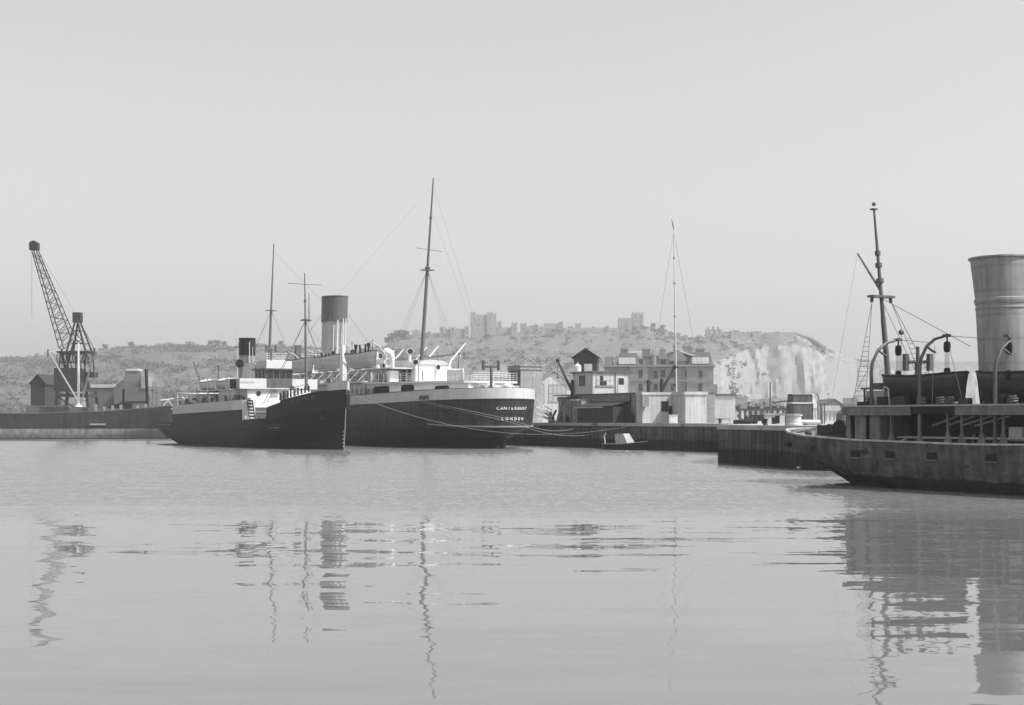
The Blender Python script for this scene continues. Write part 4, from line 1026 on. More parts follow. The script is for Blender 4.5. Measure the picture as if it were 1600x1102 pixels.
mb.bar((s0_, 3, 7.0), (s1_, 3, 6.7), .2); mb.bar((s0_, 3, 5.2), (s1_, 3, 5.1), .12); mb.bar((s0_, 3, 5.2), (lerp(s0_, s1_, .45), 3, 6.8), .12); mb.bar((lerp(s0_, s1_, .45), 3, 6.8), (s1_, 3, 5.1), .12); mb.build('white_gangway_truss', white, kroot, False)
s_ = KF.s_at(125, 4); mb = MB(); mb.bar((KF.s_at(165, 6), 6.05, 2.5), (KF.s_at(140, 6), 6.05, 2.5), .1, .3); mb.build('stage_plank', greyp, kroot, False)

# ------------------------------------------------------------------ lattice crane
CD = 268.0
cx0 = at(120, 600, CD)
crroot = empty('dock_crane', 'dark lattice dock crane with raised jib behind the cargo ship', 'crane', (cx0.x, CD, QZ), 0)
K = CD/F
def cl(px, py, dy=0): p = at(px, py, CD); return Vector((p.x-cx0.x, dy, p.z-QZ))
def lattice(mb, a0, a1, b0, b1, nseg, r):           # two chords joined by zigzag
    mb.bar(a0, a1, r*2); mb.bar(b0, b1, r*2)
    for i in range(nseg):
        t0, t1 = i/nseg, (i+1)/nseg
        mb.bar(a0.lerp(a1, t0), b0.lerp(b1, t1), r); mb.bar(b0.lerp(b1, t0), a0.lerp(a1, t0), r)
        if i % 2: mb.bar(b0.lerp(b1, t0), a0.lerp(a1, t1), r)
mb = MB()
for dy in (-1.1, 1.1): lattice(mb, cl(96, 545, dy*1.3), cl(50, 388, dy*.5), cl(116, 532, dy*1.3), cl(57, 388, dy*.5), 13, .075)
for i in range(12):
    t = i/11; mb.bar(cl(96, 545, -1.4).lerp(cl(50, 388, -.5), t), cl(96, 545, 1.4).lerp(cl(50, 388, .5), t), .07); mb.bar(cl(116, 532, -1.4).lerp(cl(57, 388, -.5), t), cl(116, 532, 1.4).lerp(cl(57, 388, .5), t), .07)
mb.bar(cl(96, 545), cl(105, 590), .3); mb.bar(cl(116, 532), cl(104, 575), .3)
jib = mb.build('jib', steel, crroot, False)
mb = MB(); c = cl(53, 383); mb.tube([c+Vector((0, -.5, 0)), c+Vector((0, .5, 0))], .8, 14); mb.box(c.x-.7, c.x+.9, -.7, .7, c.z-1.0, c.z+.4); mb.build('jib_head', steel, jib)
mb = MB(); mb.tube([c+Vector((.2, .3, 0)), cl(121, 497, .3)], .03, 4); mb.tube([c+Vector((-.4, 0, -.5)), c+Vector((-.4, 0, -14))], .03, 4); mb.build('hoist_cable', wire, jib)
mb = MB()
ap = cl(121, 496)
for fx, fy in ((108, -2.2), (108, 2.2), (141, -2.2), (141, 2.2)): mb.bar(ap+Vector((0, fy*.3, 0)), cl(fx, 556, fy), .28)
for t in (.35, .68):
    for fy in (-1, 1): mb.bar(ap.lerp(cl(108, 556, fy*2.2), t), ap.lerp(cl(141, 556, fy*2.2), t), .16)
mb.bar(ap.lerp(cl(108, 556, -2.2), .35), ap.lerp(cl(141, 556, -2.2), .68), .13); mb.bar(ap.lerp(cl(141, 556, -2.2), .35), ap.lerp(cl(108, 556, -2.2), .68), .13)
mb.bar(ap, cl(147, 545), .1); mb.bar(cl(147, 545), cl(140, 585), .14)
fr_ = mb.build('gantry_frame', steel, crroot, False)
MB().box(ap.x-.7, ap.x+.8, -.8, .8, ap.z-1.0, ap.z+.9).build('sheave_block', steel, fr_, False)
mb = MB()
for fx in (100, 112, 126, 140):
    mb.bar(cl(fx, 553, -2), cl(fx-4, 590, -2), .2); mb.bar(cl(fx, 553, -2), cl(fx+9, 590, -2), .15); mb.bar(cl(fx, 553, 2), cl(fx+3, 590, 2), .2)
mb.bar(cl(100, 552, -2.1), cl(100, 552, 2.1), .3); mb.bar(cl(140, 552, -2.1), cl(140, 552, 2.1), .3); mb.bar(cl(94, 551, -2), cl(146, 551, -2), .35); mb.bar(cl(94, 551, 2), cl(146, 551, 2), .35)
for k in range(9): mb.tube([cl(100+k*5, 560, 0)+Vector((1.0*cos(t), -1.5, 1.0*sin(t))) for t in [q*pi/4 for q in range(9)]], .07, 4)
mb.build('turntable_frame', steel, crroot, False)
mb = MB(); p0, p1 = cl(92, 612), cl(146, 576); mb.box(p0.x, p1.x-2.4, -3, 3, p0.z, p1.z); mb.prof([(p1.x-2.4, p0.z), (p1.x-1.2, p0.z), (p1.x-2.4, p1.z)], -3, 3); mb.build('machine_house', tarred, crroot, False)
mb = MB(); p0, p1 = cl(136, 590), cl(150, 582); mb.box(p0.x, p1.x, -1.5, 1.5, p0.z, p1.z); mb.build('counterweight', steel, crroot, False)
mb = MB()
for fx in (98, 143):
    for fy in (-3, 3): MB().bar(cl(fx, 612, fy), Vector((cl(fx, 612).x+(-.5 if fx < 120 else .5), fy, 0)), .5).build('leg', steel, crroot, False)
mb.bar(cl(96, 618, -3), cl(145, 618, -3), .6); mb.bar(cl(96, 618, 3), cl(145, 618, 3), .6); mb.bar(cl(98, 618, -3.2), cl(98, 618, 3.2), .5); mb.bar(cl(143, 618, -3.2), cl(143, 618, 3.2), .5)
mb.build('portal_beam', steel, crroot, False)
MB().bar(cl(98, 620, -3), cl(143, 650, -3), .2).build('brace', steel, crroot, False)

# ------------------------------------------------------------------ buildings
def bld(name, label, px, d, ang=0, cat='building', group=None):
    p = at(px, HOR, d); return empty(name, label, cat, (p.x, d, QZ), ang, group)
def win(root, x0, x1, z0, z1, y=0, fm=None, pm=None, bars=(1, 1), t=.06, nm='window'):
    """window on a wall whose outer face is at local y, looking towards -y"""
    fm = fm or render_; pm = pm or glass
    mb = MB(); q = t
    mb.box(x0-q, x0, y-.06, y, z0-q, z1+q); mb.box(x1, x1+q, y-.06, y, z0-q, z1+q); mb.box(x0, x1, y-.06, y, z1, z1+q); mb.box(x0, x1, y-.09, y, z0-q, z0)
    for i in range(1, bars[0]+1): xx = lerp(x0, x1, i/(bars[0]+1)); mb.box(xx-.02, xx+.02, y-.045, y-.004, z0, z1)
    for i in range(1, bars[1]+1): z_ = lerp(z0, z1, i/(bars[1]+1)); mb.box(x0, x1, y-.04, y-.004, z_-.02, z_+.02)
    o = mb.build(nm, fm, root, False)
    MB().box(x0, x1, y-.02, y+.0, z0, z1).build('pane', pm, o, False)
    return o
# low brick quay store: a run of dark brick parallel to the quay edge. local x runs along the face, local -y looks at the water
QA = math.atan2(-38.3, 19.4)                         # direction of the quay edge, towards the camera
def qbase(px, off, dguess=170):
    # point 'off' metres behind the quay edge seen at photo column px
    u = Vector((19.4, -38.3)).normalized(); nrm = Vector((u.y*-1, u.x))
    if nrm.x < 0: nrm = -nrm
    o = Vector((1.66, 182))+nrm*off; k = (px-800)/F
    t = (k*o.y-o.x)/(u.x-k*u.y); return o+u*t, t
b0, t0 = qbase(866, 3.2); b1, t1 = qbase(1026, 3.2); bm_, tm_ = qbase(895, 3.2)
W_ = t1-t0; xm = tm_-t0
store = empty('quay_store', 'long low dark brick store on the quay with a lean-to shed against it', 'building', (b0.x, b0.y, QZ), QA)
# local +y is to the left of the face direction; the face looks towards local -y ... the land lies at +y
SD = 1 if Vector((-sin(QA), cos(QA))).x > 0 else -1
mb = MB(); mb.box(0, xm, min(0, SD*7)+SD*.6, max(0, SD*7), 0, 3.3); mb.box(xm, W_, min(0, SD*8), max(0, SD*8), 0, 3.42); mb.build('brick_wall', brickd, store, False)
mb = MB(); mb.box(-.1, W_+.1, min(-SD*.12, SD*8.1), max(-SD*.12, SD*8.1), 3.43, 3.55); mb.build('roof_slab', dgrey, store, False)
def qx(px): return qbase(px, 3.2)[1]-t0
mb = MB(); mb.box(qx(911.5), qx(926), -SD*1.6 if SD > 0 else 0, 0 if SD > 0 else 1.6, 0, 2.7); po = mb.build('porch', brickd, store, False)
mb = MB(); mb.box(qx(910), qx(921), *(sorted((-SD*1.75, 0))), 2.72, 2.9); mb.build('porch_lintel', render_, po, False)
mb = MB(); mb.prof([(qx(926.5), 0), (qx(969), 0), (qx(983), 0), (qx(983), 1.9), (qx(967), 2.0), (qx(926.5), 1.95)], *(sorted((-SD*2.2, 0)))); mb.build('lean_to', tarred, store, False)
mb = MB(); mb.box(qx(925.5), qx(968.5), *(sorted((-SD*2.5, -SD*2.2))), 1.78, 1.95); mb.build('lean_to_fascia', render_, store, False)
mb = MB(); mb.add([(qx(925.5), -SD*2.5, 1.97), (qx(983.5), -SD*2.5, 2.02), (qx(983.5), -SD*.02, 2.6), (qx(925.5), -SD*.02, 2.6), (qx(925.5), -SD*2.5, 1.9), (qx(983.5), -SD*2.5, 1.95), (qx(983.5), -SD*.02, 2.5), (qx(925.5), -SD*.02, 2.5)], [(0,1,2,3),(4,7,6,5),(0,4,5,1),(1,5,6,2),(2,6,7,3),(3,7,4,0)]); mb.build('lean_to_roof', tarred, store, False)
for px in (894.5, 986, 999, 1008): MB().tube([(qx(px), -SD*.1, 0), (qx(px), -SD*.1, 3.3 if px < 990 else 2.5)], .07 if px != 999 else .12, 6).build('drain_pipe', blackp, store)
MB().box(qx(1004), qx(1010), *(sorted((-SD*.05, 0))), 0, 2.6).build('doorway', void, store, False)
MB().box(qx(1012), qx(1016), *(sorted((-SD*.05, 0))), 0, 2.6).build('doorway', void, store, False)
MB().box(qx(888), qx(891), *(sorted((-SD*.05+SD*.6, SD*.6))), 0, 2.4).build('doorway', void, store, False)
mb = MB(); mb.box(qx(1022), W_+.4, *(sorted((-SD*.9, 0))), 1.9, 3.2); mb.build('hanging_tank', dgrey, store, False)
# white control office on the roof of the store
Cc = at(926, HOR, 172.0); ZR = QZ+3.55
of = empty('control_office', 'white flat roofed office standing on the roof of the brick store', 'building', (Cc.x, 172.0, ZR), QA)
# local x: towards the camera along the quay; corner at origin. left (shaded) face runs to -x, bright face runs away from the water along +y*SD
mb = MB(); mb.box(-5.0, 0, *sorted((0, SD*5.3)), 0, 2.6); mb.build('office_wall', render_, of, False)
mb = MB(); mb.box(-5.3, .25, *sorted((-SD*.25, SD*5.5)), 2.6, 2.78); mb.build('flat_roof', dgrey, of, False)
def yb(px):                                          # offset along the bright face seen at column px
    k = (px-800)/F; ux, uy = -sin(QA)*SD, cos(QA)*SD
    return (k*172.0-Cc.x)/(ux-k*uy)*SD
def ebox(x0, x1, ya, yb_, z0, z1): return MB().box(x0, x1, *sorted((ya, yb_)), z0, z1)
o = ebox(0, .05, yb(931), yb(958.5), 1.0, 2.25).build('window', greyp, of, False)
for k in range(5): 
    a, b = lerp(931.6, 958, k/5), lerp(931.6, 958, (k+1)/5)
    ebox(.05, .07, yb(a+.3), yb(b-.3), 1.05, 1.58).build('pane', glass if k in (1, 2) else lgrey, o, False); ebox(.05, .07, yb(a+.3), yb(b-.3), 1.64, 2.2).build('pane', glass if k == 1 else lgrey, o, False)
ebox(0, .12, yb(930), yb(959), .86, .97).build('window_sill', greyp, of, False)
dr = ebox(0, .06, yb(965), yb(975), 0.02, 2.1).build('door', lgrey, of, False); ebox(.06, .08, yb(966), yb(974.5), 1.15, 1.95).build('pane', glass, dr, False)
MB().tube([(.1, yb(961.5), 0), (.1, yb(961.5), 2.6)], .06, 6).build('drain_pipe', greyp, of)
wx = 0
o = MB().box(-3.3, -1.8, *sorted((-SD*.05, 0)), 1.0, 2.3).build('window', dgrey, of, False); MB().box(-3.2, -1.9, *sorted((-SD*.07, -SD*.05)), 1.1, 2.2).build('pane', glass, o, False)
t_ = at(902.5, HOR, 176); tk = empty('water_tank', 'small white water tank on the office roof', 'tank', (t_.x, 176, ZR+2.78))
MB().lathe([(.42, 0), (.44, .1), (.44, .75), (.3, .92), (.08, 1.0), (.08, 1.2)], (0, 0, 0), 16).build('tank_body', white, tk)
MB().box(-.5, .5, -.5, .5, -.02, .06).build('stand', greyp, tk, False)
pl = tag(MB().box(-.5, .5, -.15, .15, 0, 1.1).build('roof_locker', lgrey, None, False), 'narrow pale locker against the dark gabled tower', 'locker'); pl.location = at(919, HOR, 178).to_tuple()[:2]+(ZR+2.78,)
# dark gabled tower
gc = at(933, HOR, 180.0)
gt = empty('gabled_tower', 'tall dark boarded tower with a gable roof rising behind the white office', 'tower', (gc.x, 180, QZ), radians(-6))
gw_ = 2.95; _sd = SD; SD = 1
mb = MB(); ez = zz(557.5, 181)-QZ; pz = zz(546, 181)-QZ
mb.add([(-gw_, 0, 0), (0, 0, 0), (0, SD*6, 0), (-gw_, SD*6, 0), (-gw_, 0, ez), (0, 0, ez), (0, SD*6, ez), (-gw_, SD*6, ez), (-gw_/2, 0, pz), (-gw_/2, SD*6, pz)],
   [(0,1,5,8,4),(1,2,6,5),(2,3,7,9,6),(3,0,4,7)])
mb.build('tower_wall', M('dark_sheeting', .035, .7, .2, 1, .15), gt, False)
mb = MB()
for sgn, xa in ((1, .35), (-1, -gw_-.35)):
    zc = ez-.12
    mb.add([(-gw_/2, -SD*.3, pz+.14), (xa, -SD*.3, zc), (xa, SD*6.3, zc), (-gw_/2, SD*6.3, pz+.14), (-gw_/2, -SD*.3, pz+.02), (xa, -SD*.3, zc-.12), (xa, SD*6.3, zc-.12), (-gw_/2, SD*6.3, pz+.02)], [(0,1,2,3),(4,7,6,5),(0,4,5,1),(1,5,6,2),(2,6,7,3),(3,7,4,0)])
mb.build('gable_roof', slate, gt, False); SD = _sd
# white blockhouse with an open porch
bp = at(1104, HOR, 154.5)
BA = radians(14)
bk = empty('white_blockhouse', 'white rendered flat roofed blockhouse with an open shaded porch on the quay', 'building', (bp.x, 154.5, QZ), BA)
S = 154.5/F/cos(BA)
wR = (1104-1070)*S; wL = (1104-1029)*S
hz = zz(617, 154.5)-QZ
mb = MB(); mb.box(-wR, 0, 0, 6, 0, hz); mb.build('block_wall', render_, bk, False)
mb = MB(); mb.box(-wL-.6, -wR, 4.0, 6.05, 0, hz+.02); bw_ = mb.build('porch_wall', render_, bk, False)
mb = MB(); mb.box(-wR-.15, .12, -.14, 6.1, hz, hz+.32); mb.build('roof_cap', render_, bk, False)
mb = MB(); mb.box(-wL-.7, -wR-.16, 3.9, 6.1, hz+.03, hz+.33); mb.build('porch_roof', render_, bk, False)
win(bk, -wR-1.3, -wR-.55, 1.35, 2.4, 4.0, dgrey, glass, (1, 0))
MB().box(-wR-.45, -wR-.05, 3.95, 4.0, 0, 1.9).build('doorway', void, bk, False)
mb = MB(); mb.box(-wL-.95, -wL-.15, 3.0, 3.9, hz-1.3, hz-.1); mb.build('wall_tank', greyp, bk, False)
bx_ = tag(MB().box(-.45, .45, -.35, .35, 0, .85).box(-.5, .5, -.4, .4, .85, .92).box(-.3, .3, -.37, -.35, .1, .45).build('white_bin', white, None, False), 'small white bin standing in the porch of the white blockhouse', 'bin'); bx_.location = (at(1052.5, HOR, 152).x, 152.5, QZ)
for k, px in enumerate((1003.7, 1008.6)):
    b_, _ = qbase(px, .9); mb = MB(); mb.add([(-.2, -.2, 0), (.2, -.2, 0), (.2, .2, 0), (-.2, .2, 0), (0, 0, 1.15)], [(0,3,2,1),(0,1,4),(1,2,4),(2,3,4),(3,0,4)]); mb.ball((0, 0, 1.15), .07)
    o = tag(mb.build('white_marker', white, None, False), ['upright white pointed marker on the quay edge before the brick store', 'leaning white pointed marker beside the upright one on the quay edge'][k], 'marker'); o.location = (b_.x, b_.y, QZ)
    if k: o.rotation_euler = (0, -.18, .4)
b_, _ = qbase(987, 1.4); o = tag(MB().lathe([(.36, 0), (.38, .1), (.36, .95), (.42, 1.0), (.42, 1.1), (.1, 1.15)], (0, 0, 0), 14).build('dark_bollard', blackp, None), 'dark round bollard with a pale top in front of the brick store', 'bollard'); o.location = (b_.x, b_.y, QZ)
# flagpole
fp = at(1057.5, HOR, 172); fl = empty('flagpole', 'tall thin pale flagpole with a furled pennant behind the white blockhouse', 'flagpole', (fp.x, 172, QZ))
zt_ = zz(358, 172)-QZ; off_ = (1053-1058)*172/F
MB().tube([(0, 0, 0), (off_*.5, 0, zt_*.5), (off_, 0, zt_)], [.13, .10, .04], 10).build('pole', lgrey, fl)
MB().tube([(off_, 0, zt_), (off_-.1, .05, zt_+.6), (off_-.25, .1, zt_+1.3)], [.06, .09, .02], 6).build('pennant', dgrey, fl)
mb = MB(); mb.tube([(off_, 0, zt_-.3), (4, 5, 3)], .015, 4); mb.tube([(off_, 0, zt_-.3), (-3, 6, 3)], .015, 4); mb.build('halyard', wire, fl)
for z in (.55, .72, .85): MB().tube([(off_*z, 0, zt_*z-.1), (off_*z, 0, zt_*z+.1)], .15, 8).build('truck_band', greyp, fl)
# small jib cranes on the roofs
def jibcrane(px0, py0, px1, py1, d, label):
    a = at(px0, py0, d); b = at(px1, py1, d)
    r = empty('derrick_crane', label, 'crane', (a.x, d, a.z-.9))
    MB().tube([(0, 0, 0), (0, 0, 2.3)], .2, 8).box(-.6, .6, -.6, .6, -.05, .3).build('post', steel, r)
    v = b-a; mb = MB(); mb.tube([(0, 0, .9), (v.x, .4, v.z+.9)], [.19, .12], 8)
    j = mb.build('jib', steel, r)
    MB().ball((v.x, .4, v.z+.9), .26).build('sheave', steel, j)
    MB().tube([(0, 0, 2.3), (v.x, .4, v.z+.9)], .03, 4).build('stay', wire, j)
    mb = MB(); mb.tube([(v.x, .4, v.z+.8), (v.x, .4, v.z-1.2)], .025, 4); mb.ball((v.x, .4, v.z-1.25), .14); mb.build('hook', steel, j)
jibcrane(894, 612, 871.5, 563, 176, 'dark jib crane leaning left from the end of the brick store')
jibcrane(1034, 611, 1055, 573, 166, 'dark jib crane leaning right behind the tall flagpole')
jibcrane(1013, 612, 1016, 598, 168, 'short stubby jib crane on the roof of the brick store')
# square brick tower, its shaded face to the left
tp = at(813.5, HOR, 205)
bt = empty('brick_tower', 'square flat topped brick tower with tall recessed panels behind the steamer stern', 'tower', (tp.x, 205, QZ), radians(27))
hT = zz(571, 205)-QZ
mb = MB(); mb.box(0, 3.6, 0, 4.0, 0, hT-.6); mb.build('tower_wall', brickl, bt, False)
mb = MB(); mb.box(-.15, 3.75, -.15, 4.15, hT-.6, hT-.42); mb.box(-.05, 3.65, -.05, 4.05, hT-.42, hT-.1); mb.box(-.2, 3.8, -.2, 4.2, hT-.1, hT+.05); mb.build('cornice', brickl, bt, False)
for x in (.5, 2.0): MB().box(x, x+1.1, -.03, .0, .8, hT-1.6).build('recessed_panel', greyp, bt, False)
MB().box(-.03, 0, .1, 3.9, .2, hT-.7).build('side_shade_sheet', M('shaded_brick', .07, .85, .2, 1.0, .15, brick=(.45, .15, .8, 1.15, 1.3)), bt, False)  # darker brick sheet: the left side's shade put into its colour
MB().tube([(.2, 1, hT), (.9, 1.4, hT+4.2)], [.06, .04], 6).ball((.9, 1.4, hT+4.2), .12).build('roof_pole', greyp, bt)
# pale sheds
def shed(name, label, px0, px1, pe, pk, d, mat_w, mat_r, dep=14, ang=0, gable=True):
    a = at(px0, HOR, d); wd = (px1-px0)*d/F; r = empty(name, label, 'shed', (a.x, d, QZ), ang)
    e = zz(pe, d)-QZ; k = zz(pk, d)-QZ
    if gable:
        MB().prof([(0, 0), (wd, 0), (wd, e), (wd/2, k), (0, e)], 0, dep).build('shed_wall', mat_w, r, False)
        mb = MB()
        for s_ in (0, 1):
            x0 = -.3 if s_ == 0 else wd+.3; ze = e-.15
            mb.add([(x0, -.3, ze), (wd/2, -.3, k+.06), (wd/2, dep, k+.06), (x0, dep, ze), (x0, -.3, ze+.14), (wd/2, -.3, k+.22), (wd/2, dep, k+.22), (x0, dep, ze+.14)], [(0,3,2,1),(4,5,6,7),(0,1,5,4),(1,2,6,5),(2,3,7,6),(3,0,4,7)])
        mb.build('shed_roof', mat_r, r, False)
    else:
        MB().box(0, wd, 0, dep, 0, e).build('shed_wall', mat_w, r, False)
        MB().prof([(-.3, e), (wd+.3, e), (wd+.3, e+.15), (wd, k), (0, k), (-.3, e+.15)], -.3, dep).build('shed_roof', mat_r, r, False)
    return r, wd, e, k
r, wd, e, k = shed('station_hall', 'white gabled station hall with a wide front window beside the brick tower', 838, 893, 601, 580, 225, whited, sheetm, 40)
win(r, wd*.36, wd*.84, 3.2, 5.9, 0, greyp, lgrey, (3, 1)); MB().box(wd*.6, wd*.68, -.06, 0, 3.4, 4.0).build('notice', dgrey, r, False); win(r, wd*.05, wd*.22, 3.0, 6, 0, greyp, lgrey, (1, 1))
mb = MB(); mb.prof([(wd*(.5+.42*cos(t)), e+.2+1.9*sin(t)) for t in [i*pi/12 for i in range(13)]]+[(wd*(.5+.36*cos(pi-t)), e+.2+1.55*sin(pi-t)) for t in [i*pi/12 for i in range(13)]], -.12, -.01); mb.build('arch_moulding', greyp, r, False)
shed('long_shed', 'long pale shed with a low roof left of the brick tower', 774, 801, 589, 570, 230, greyp, sheetm, 12, 0, False)
shed('peaked_shed', 'small peaked white roof showing above the brick tower', 816, 838, 570, 561, 270, whited, whited, 20)
shed('low_shed', 'low pale flat roofed shed to the right of the big hotel', 1116, 1149, 619, 615.5, 330, lgrey, slate, 14, 0, False)
shed('dark_shed', 'dark low shed at the foot of the crane', 48, 70, 600, 586, 275, tarred, tarred, 10)
# gangways sloping down from the steamer's stern to the quay
for k, (y0, y1) in enumerate(((636, 652), (646, 657))):
    a = at(837, y0, 176); b = at(862, y1, 179); g = empty('gangway', ['upper white railed gangway beside the steamer stern', 'lower white railed gangway beside the steamer stern'][k], 'gangway', (a.x, a.y, a.z))
    v = b-a; mb = MB(); 
    for t in range(8): mb.bar(v*(t/7)+Vector((0, -.6, 0)), v*(t/7)+Vector((0, .6, 0)), .12, .06)
    mb.bar((0, -.6, 0), v+Vector((0, -.6, 0)), .1, .22); mb.bar((0, .6, 0), v+Vector((0, .6, 0)), .1, .22); mb.build('treads', lgrey, g, False)
    mb = MB()
    for sy in (-.6, .6):
        mb.bar(Vector((0, sy, .9)), v+Vector((0, sy, .9)), .07)
        for t in range(5): mb.bar(v*(t/4)+Vector((0, sy, 0)), v*(t/4)+Vector((0, sy, .9)), .06)
    mb.build('handrail', white, g, False)
    if k: 
        o = MB().bar(v+Vector((0, 0, 0)), v+Vector((0, 0, QZ-b.z)), .2).build('prop', greyp, g)
    else: MB().bar(v*.9, v*.9+Vector((0, 0, QZ-a.z-v.z*.9)), .2).build('prop', greyp, g)
# dark climbing frame / stacked gear at the left end of the store
b_, _ = qbase(864, 1.6); sg_ = empty('stacked_gear', 'dark heap of stacked dock gear at the left end of the brick store', 'gear heap', (b_.x, b_.y, QZ), QA)
for k in range(12):
    x = random.uniform(-1.6, 3.2); h = random.uniform(.6, 2.4)*(1 if x > 0 else .6); mb = MB()
    if k % 2: mb.bar((x, random.uniform(-.5, .8), 0), (x+random.uniform(-.6, .9), random.uniform(-.3, .6), h+.4), .22)
    else: mb.lathe([(.4, 0), (.42, h*.5), (.2, h*.6)], (x, random.uniform(0, .9), 0), 10)
    mb.build(['drum', 'spar'][k % 2], [dgrey, blackp, greyp][k % 3], sg_, False)

# ------------------------------------------------------------------ hotel
HD = 500.0; hs = HD/F
h0 = at(944, HOR, HD)
ht = empty('grand_hotel', 'large stone hotel with mansard roofs, dormers and chimneys behind the quay', 'hotel', (h0.x, HD, QZ), radians(-8))
def hx(px): return (px-944)*hs
def hz_(py): return zz(py, HD)-QZ
cor = hz_(575)
MB().box(0, hx(1113), 0, 14, 0, cor).build('facade', stone, ht, False)
MB().box(hx(985), hx(1013), -1.6, 0, 0, cor+.2).build('projecting_bay', stone, ht, False)
MB().box(hx(1072), hx(1111), -1.4, 0, 0, cor+.2).build('end_pavilion', stone, ht, False)
mb = MB(); mb.box(-.7, hx(1115), -2.2, -1.7, cor+.25, cor+.9); mb.box(-.7, hx(1115), -1.7, 14, cor+.3, cor+.85); mb.build('cornice', stone, ht, False)
mb = MB(); mb.box(-.3, hx(1113), -1.9, -1.65, hz_(596), hz_(594)); mb.build('string_course', stone, ht, False)
def mansard(p0, p1, top, dep, nm='mansard_roof', tp=.2):
    a, b = hx(p0), hx(p1); w2 = (b-a); t = w2*.14
    return MB().add([(a, -1.2, cor+.9), (b, -1.2, cor+.9), (b, dep, cor+.9), (a, dep, cor+.9), (a+t*.45, .3, lerp(cor, top, .55)), (b-t*.45, .3, lerp(cor, top, .55)), (b-t*.45, dep-1, lerp(cor, top, .55)), (a+t*.45, dep-1, lerp(cor, top, .55)), (a+t, 1.5, top), (b-t, 1.5, top), (b-t, dep-2, top), (a+t, dep-2, top)],
      [(0,1,5,4),(1,2,6,5),(2,3,7,6),(3,0,4,7),(4,5,9,8),(5,6,10,9),(6,7,11,10),(7,4,8,11),(8,9,10,11)]).build(nm, slate, ht, False)
mansard(1074, 1113, hz_(551), 12); mansard(962, 1000, hz_(552), 12); mansard(944, 957, hz_(557), 8)
MB().box(hx(1000), hx(1074), .2, 13, cor+.9, hz_(562)).build('attic_wall', stone, ht, False)
mb = MB(); xa, xb, xc = hx(1020), hx(1050), hx(1078); mb.prof([(hx(1000), hz_(562)), (hx(1074), hz_(562)), (hx(1066), hz_(556)), (hx(1048), hz_(550)), (hx(1036), hz_(556)), (hx(1008), hz_(557))], .1, 12); mb.build('attic_roof', slate, ht, False)
for k, (p0, p1, yt) in enumerate(((969, 980, 546.5), (1003, 1015, 547), (1051, 1056, 542), (1066, 1080, 543), (1086, 1099, 547), (1031, 1038, 548))):
    mb = MB(); mb.box(hx(p0), hx(p1), 3, 5, cor, hz_(yt)); mb.box(hx(p0)-.25, hx(p1)+.25, 2.8, 5.2, hz_(yt), hz_(yt)+.4); c_ = mb.build('chimney', stone, ht, False)
    mb = MB()
    for q in range(4): mb.lathe([(.22, 0), (.18, .9)], (lerp(hx(p0)+.4, hx(p1)-.4, q/3), 4, hz_(yt)+.4), 8)
    mb.build('chimney_pots', brickl, c_)
for p0, p1, yt in ((967, 993, 559.5), (1080, 1106, 559.5)): MB().box(hx(p0), hx(p1), -1.35, -.6, hz_(569.5), hz_(yt)).build('parapet_panel', whited, ht, False)
MB().prof([(hx(1044), hz_(565)), (hx(1072), hz_(565)), (hx(1072), hz_(560)), (hx(1058), hz_(546.5)), (hx(1044), hz_(560))], -.3, 9).build('attic_gable', stone, ht, False)
MB().prof([(hx(1028), hz_(562)), (hx(1042), hz_(562)), (hx(1042), hz_(556)), (hx(1035), hz_(547)), (hx(1028), hz_(556))], -.2, 8).build('dormer_gable', stone, ht, False)
MB().lathe([(hs*4, 0), (hs*4, hz_(556)-hz_(575)), (hs*4.6, hz_(555.5)-hz_(575)), (hs*2.5, hz_(551)-hz_(575)), (.1, hz_(546)-hz_(575))], (hx(1021), 0, cor), 12).build('corner_turret', stone, ht)
mb = MB(); mb.add([(hx(1062), -.35, hz_(549)), (hx(1084), -.35, hz_(556)), (hx(1084), 8, hz_(556)), (hx(1062), 8, hz_(549)), (hx(1062), -.35, hz_(551)), (hx(1084), -.35, hz_(558)), (hx(1084), 8, hz_(558)), (hx(1062), 8, hz_(551))], [(0,1,2,3),(4,7,6,5),(0,4,5,1),(1,5,6,2),(2,6,7,3),(3,7,4,0)]); mb.build('pale_roof_slope', whited, ht, False)
MB().box(hx(981), hx(1002), 2, 2.6, hz_(557), hz_(548)).build('roof_board', whited, ht, False)
HW = [(998, 1004, 561.5, 570, -.05+.2), (1018, 1025, 561, 571, .15), (1032, 1039, 559, 570, .15), (1045.5, 1052, 561.5, 570, .15), (1070, 1076, 561.5, 571, .15),
      (998, 1004, 579, 591, -1.6), (1021, 1027, 580, 592, 0), (1032, 1039, 579, 590, 0), (1070, 1076.5, 579, 590, 0), (955, 960, 580, 590, 0), (972, 978, 580, 590, 0),
      (998, 1004.5, 600, 612, -1.6), (1021, 1027, 600, 611, 0), (1032, 1038, 600, 611, 0), (1070, 1077, 600, 612, 0), (1090, 1096, 580, 591, -1.4), (1090, 1096, 600, 612, -1.4), (955, 960, 600, 612, 0), (972, 978, 600, 612, 0), (1048, 1053, 580, 591, 0), (1048, 1053, 600, 611, 0)]
for p0, p1, yt, yb_, y in HW: win(ht, hx(p0), hx(p1), hz_(yb_), hz_(yt), y, stone, void, (1, 1), .22)
for p0, p1, y in ((995, 1008, 593.5), (1030, 1041, 593), (1067, 1079, 593)):
    MB().prof([(hx(p0), hz_(y+2.5)), (hx(p1), hz_(y+2.5)), (hx((p0+p1)/2), hz_(y-1.5))], -1.95 if p0 < 1010 else -.4, -1.62 if p0 < 1010 else 0).build('pediment', stone, ht, False)
MB().box(hx(1113), hx(1119), 2, 8, 0, hz_(601)).build('side_annexe', stone, ht, False)

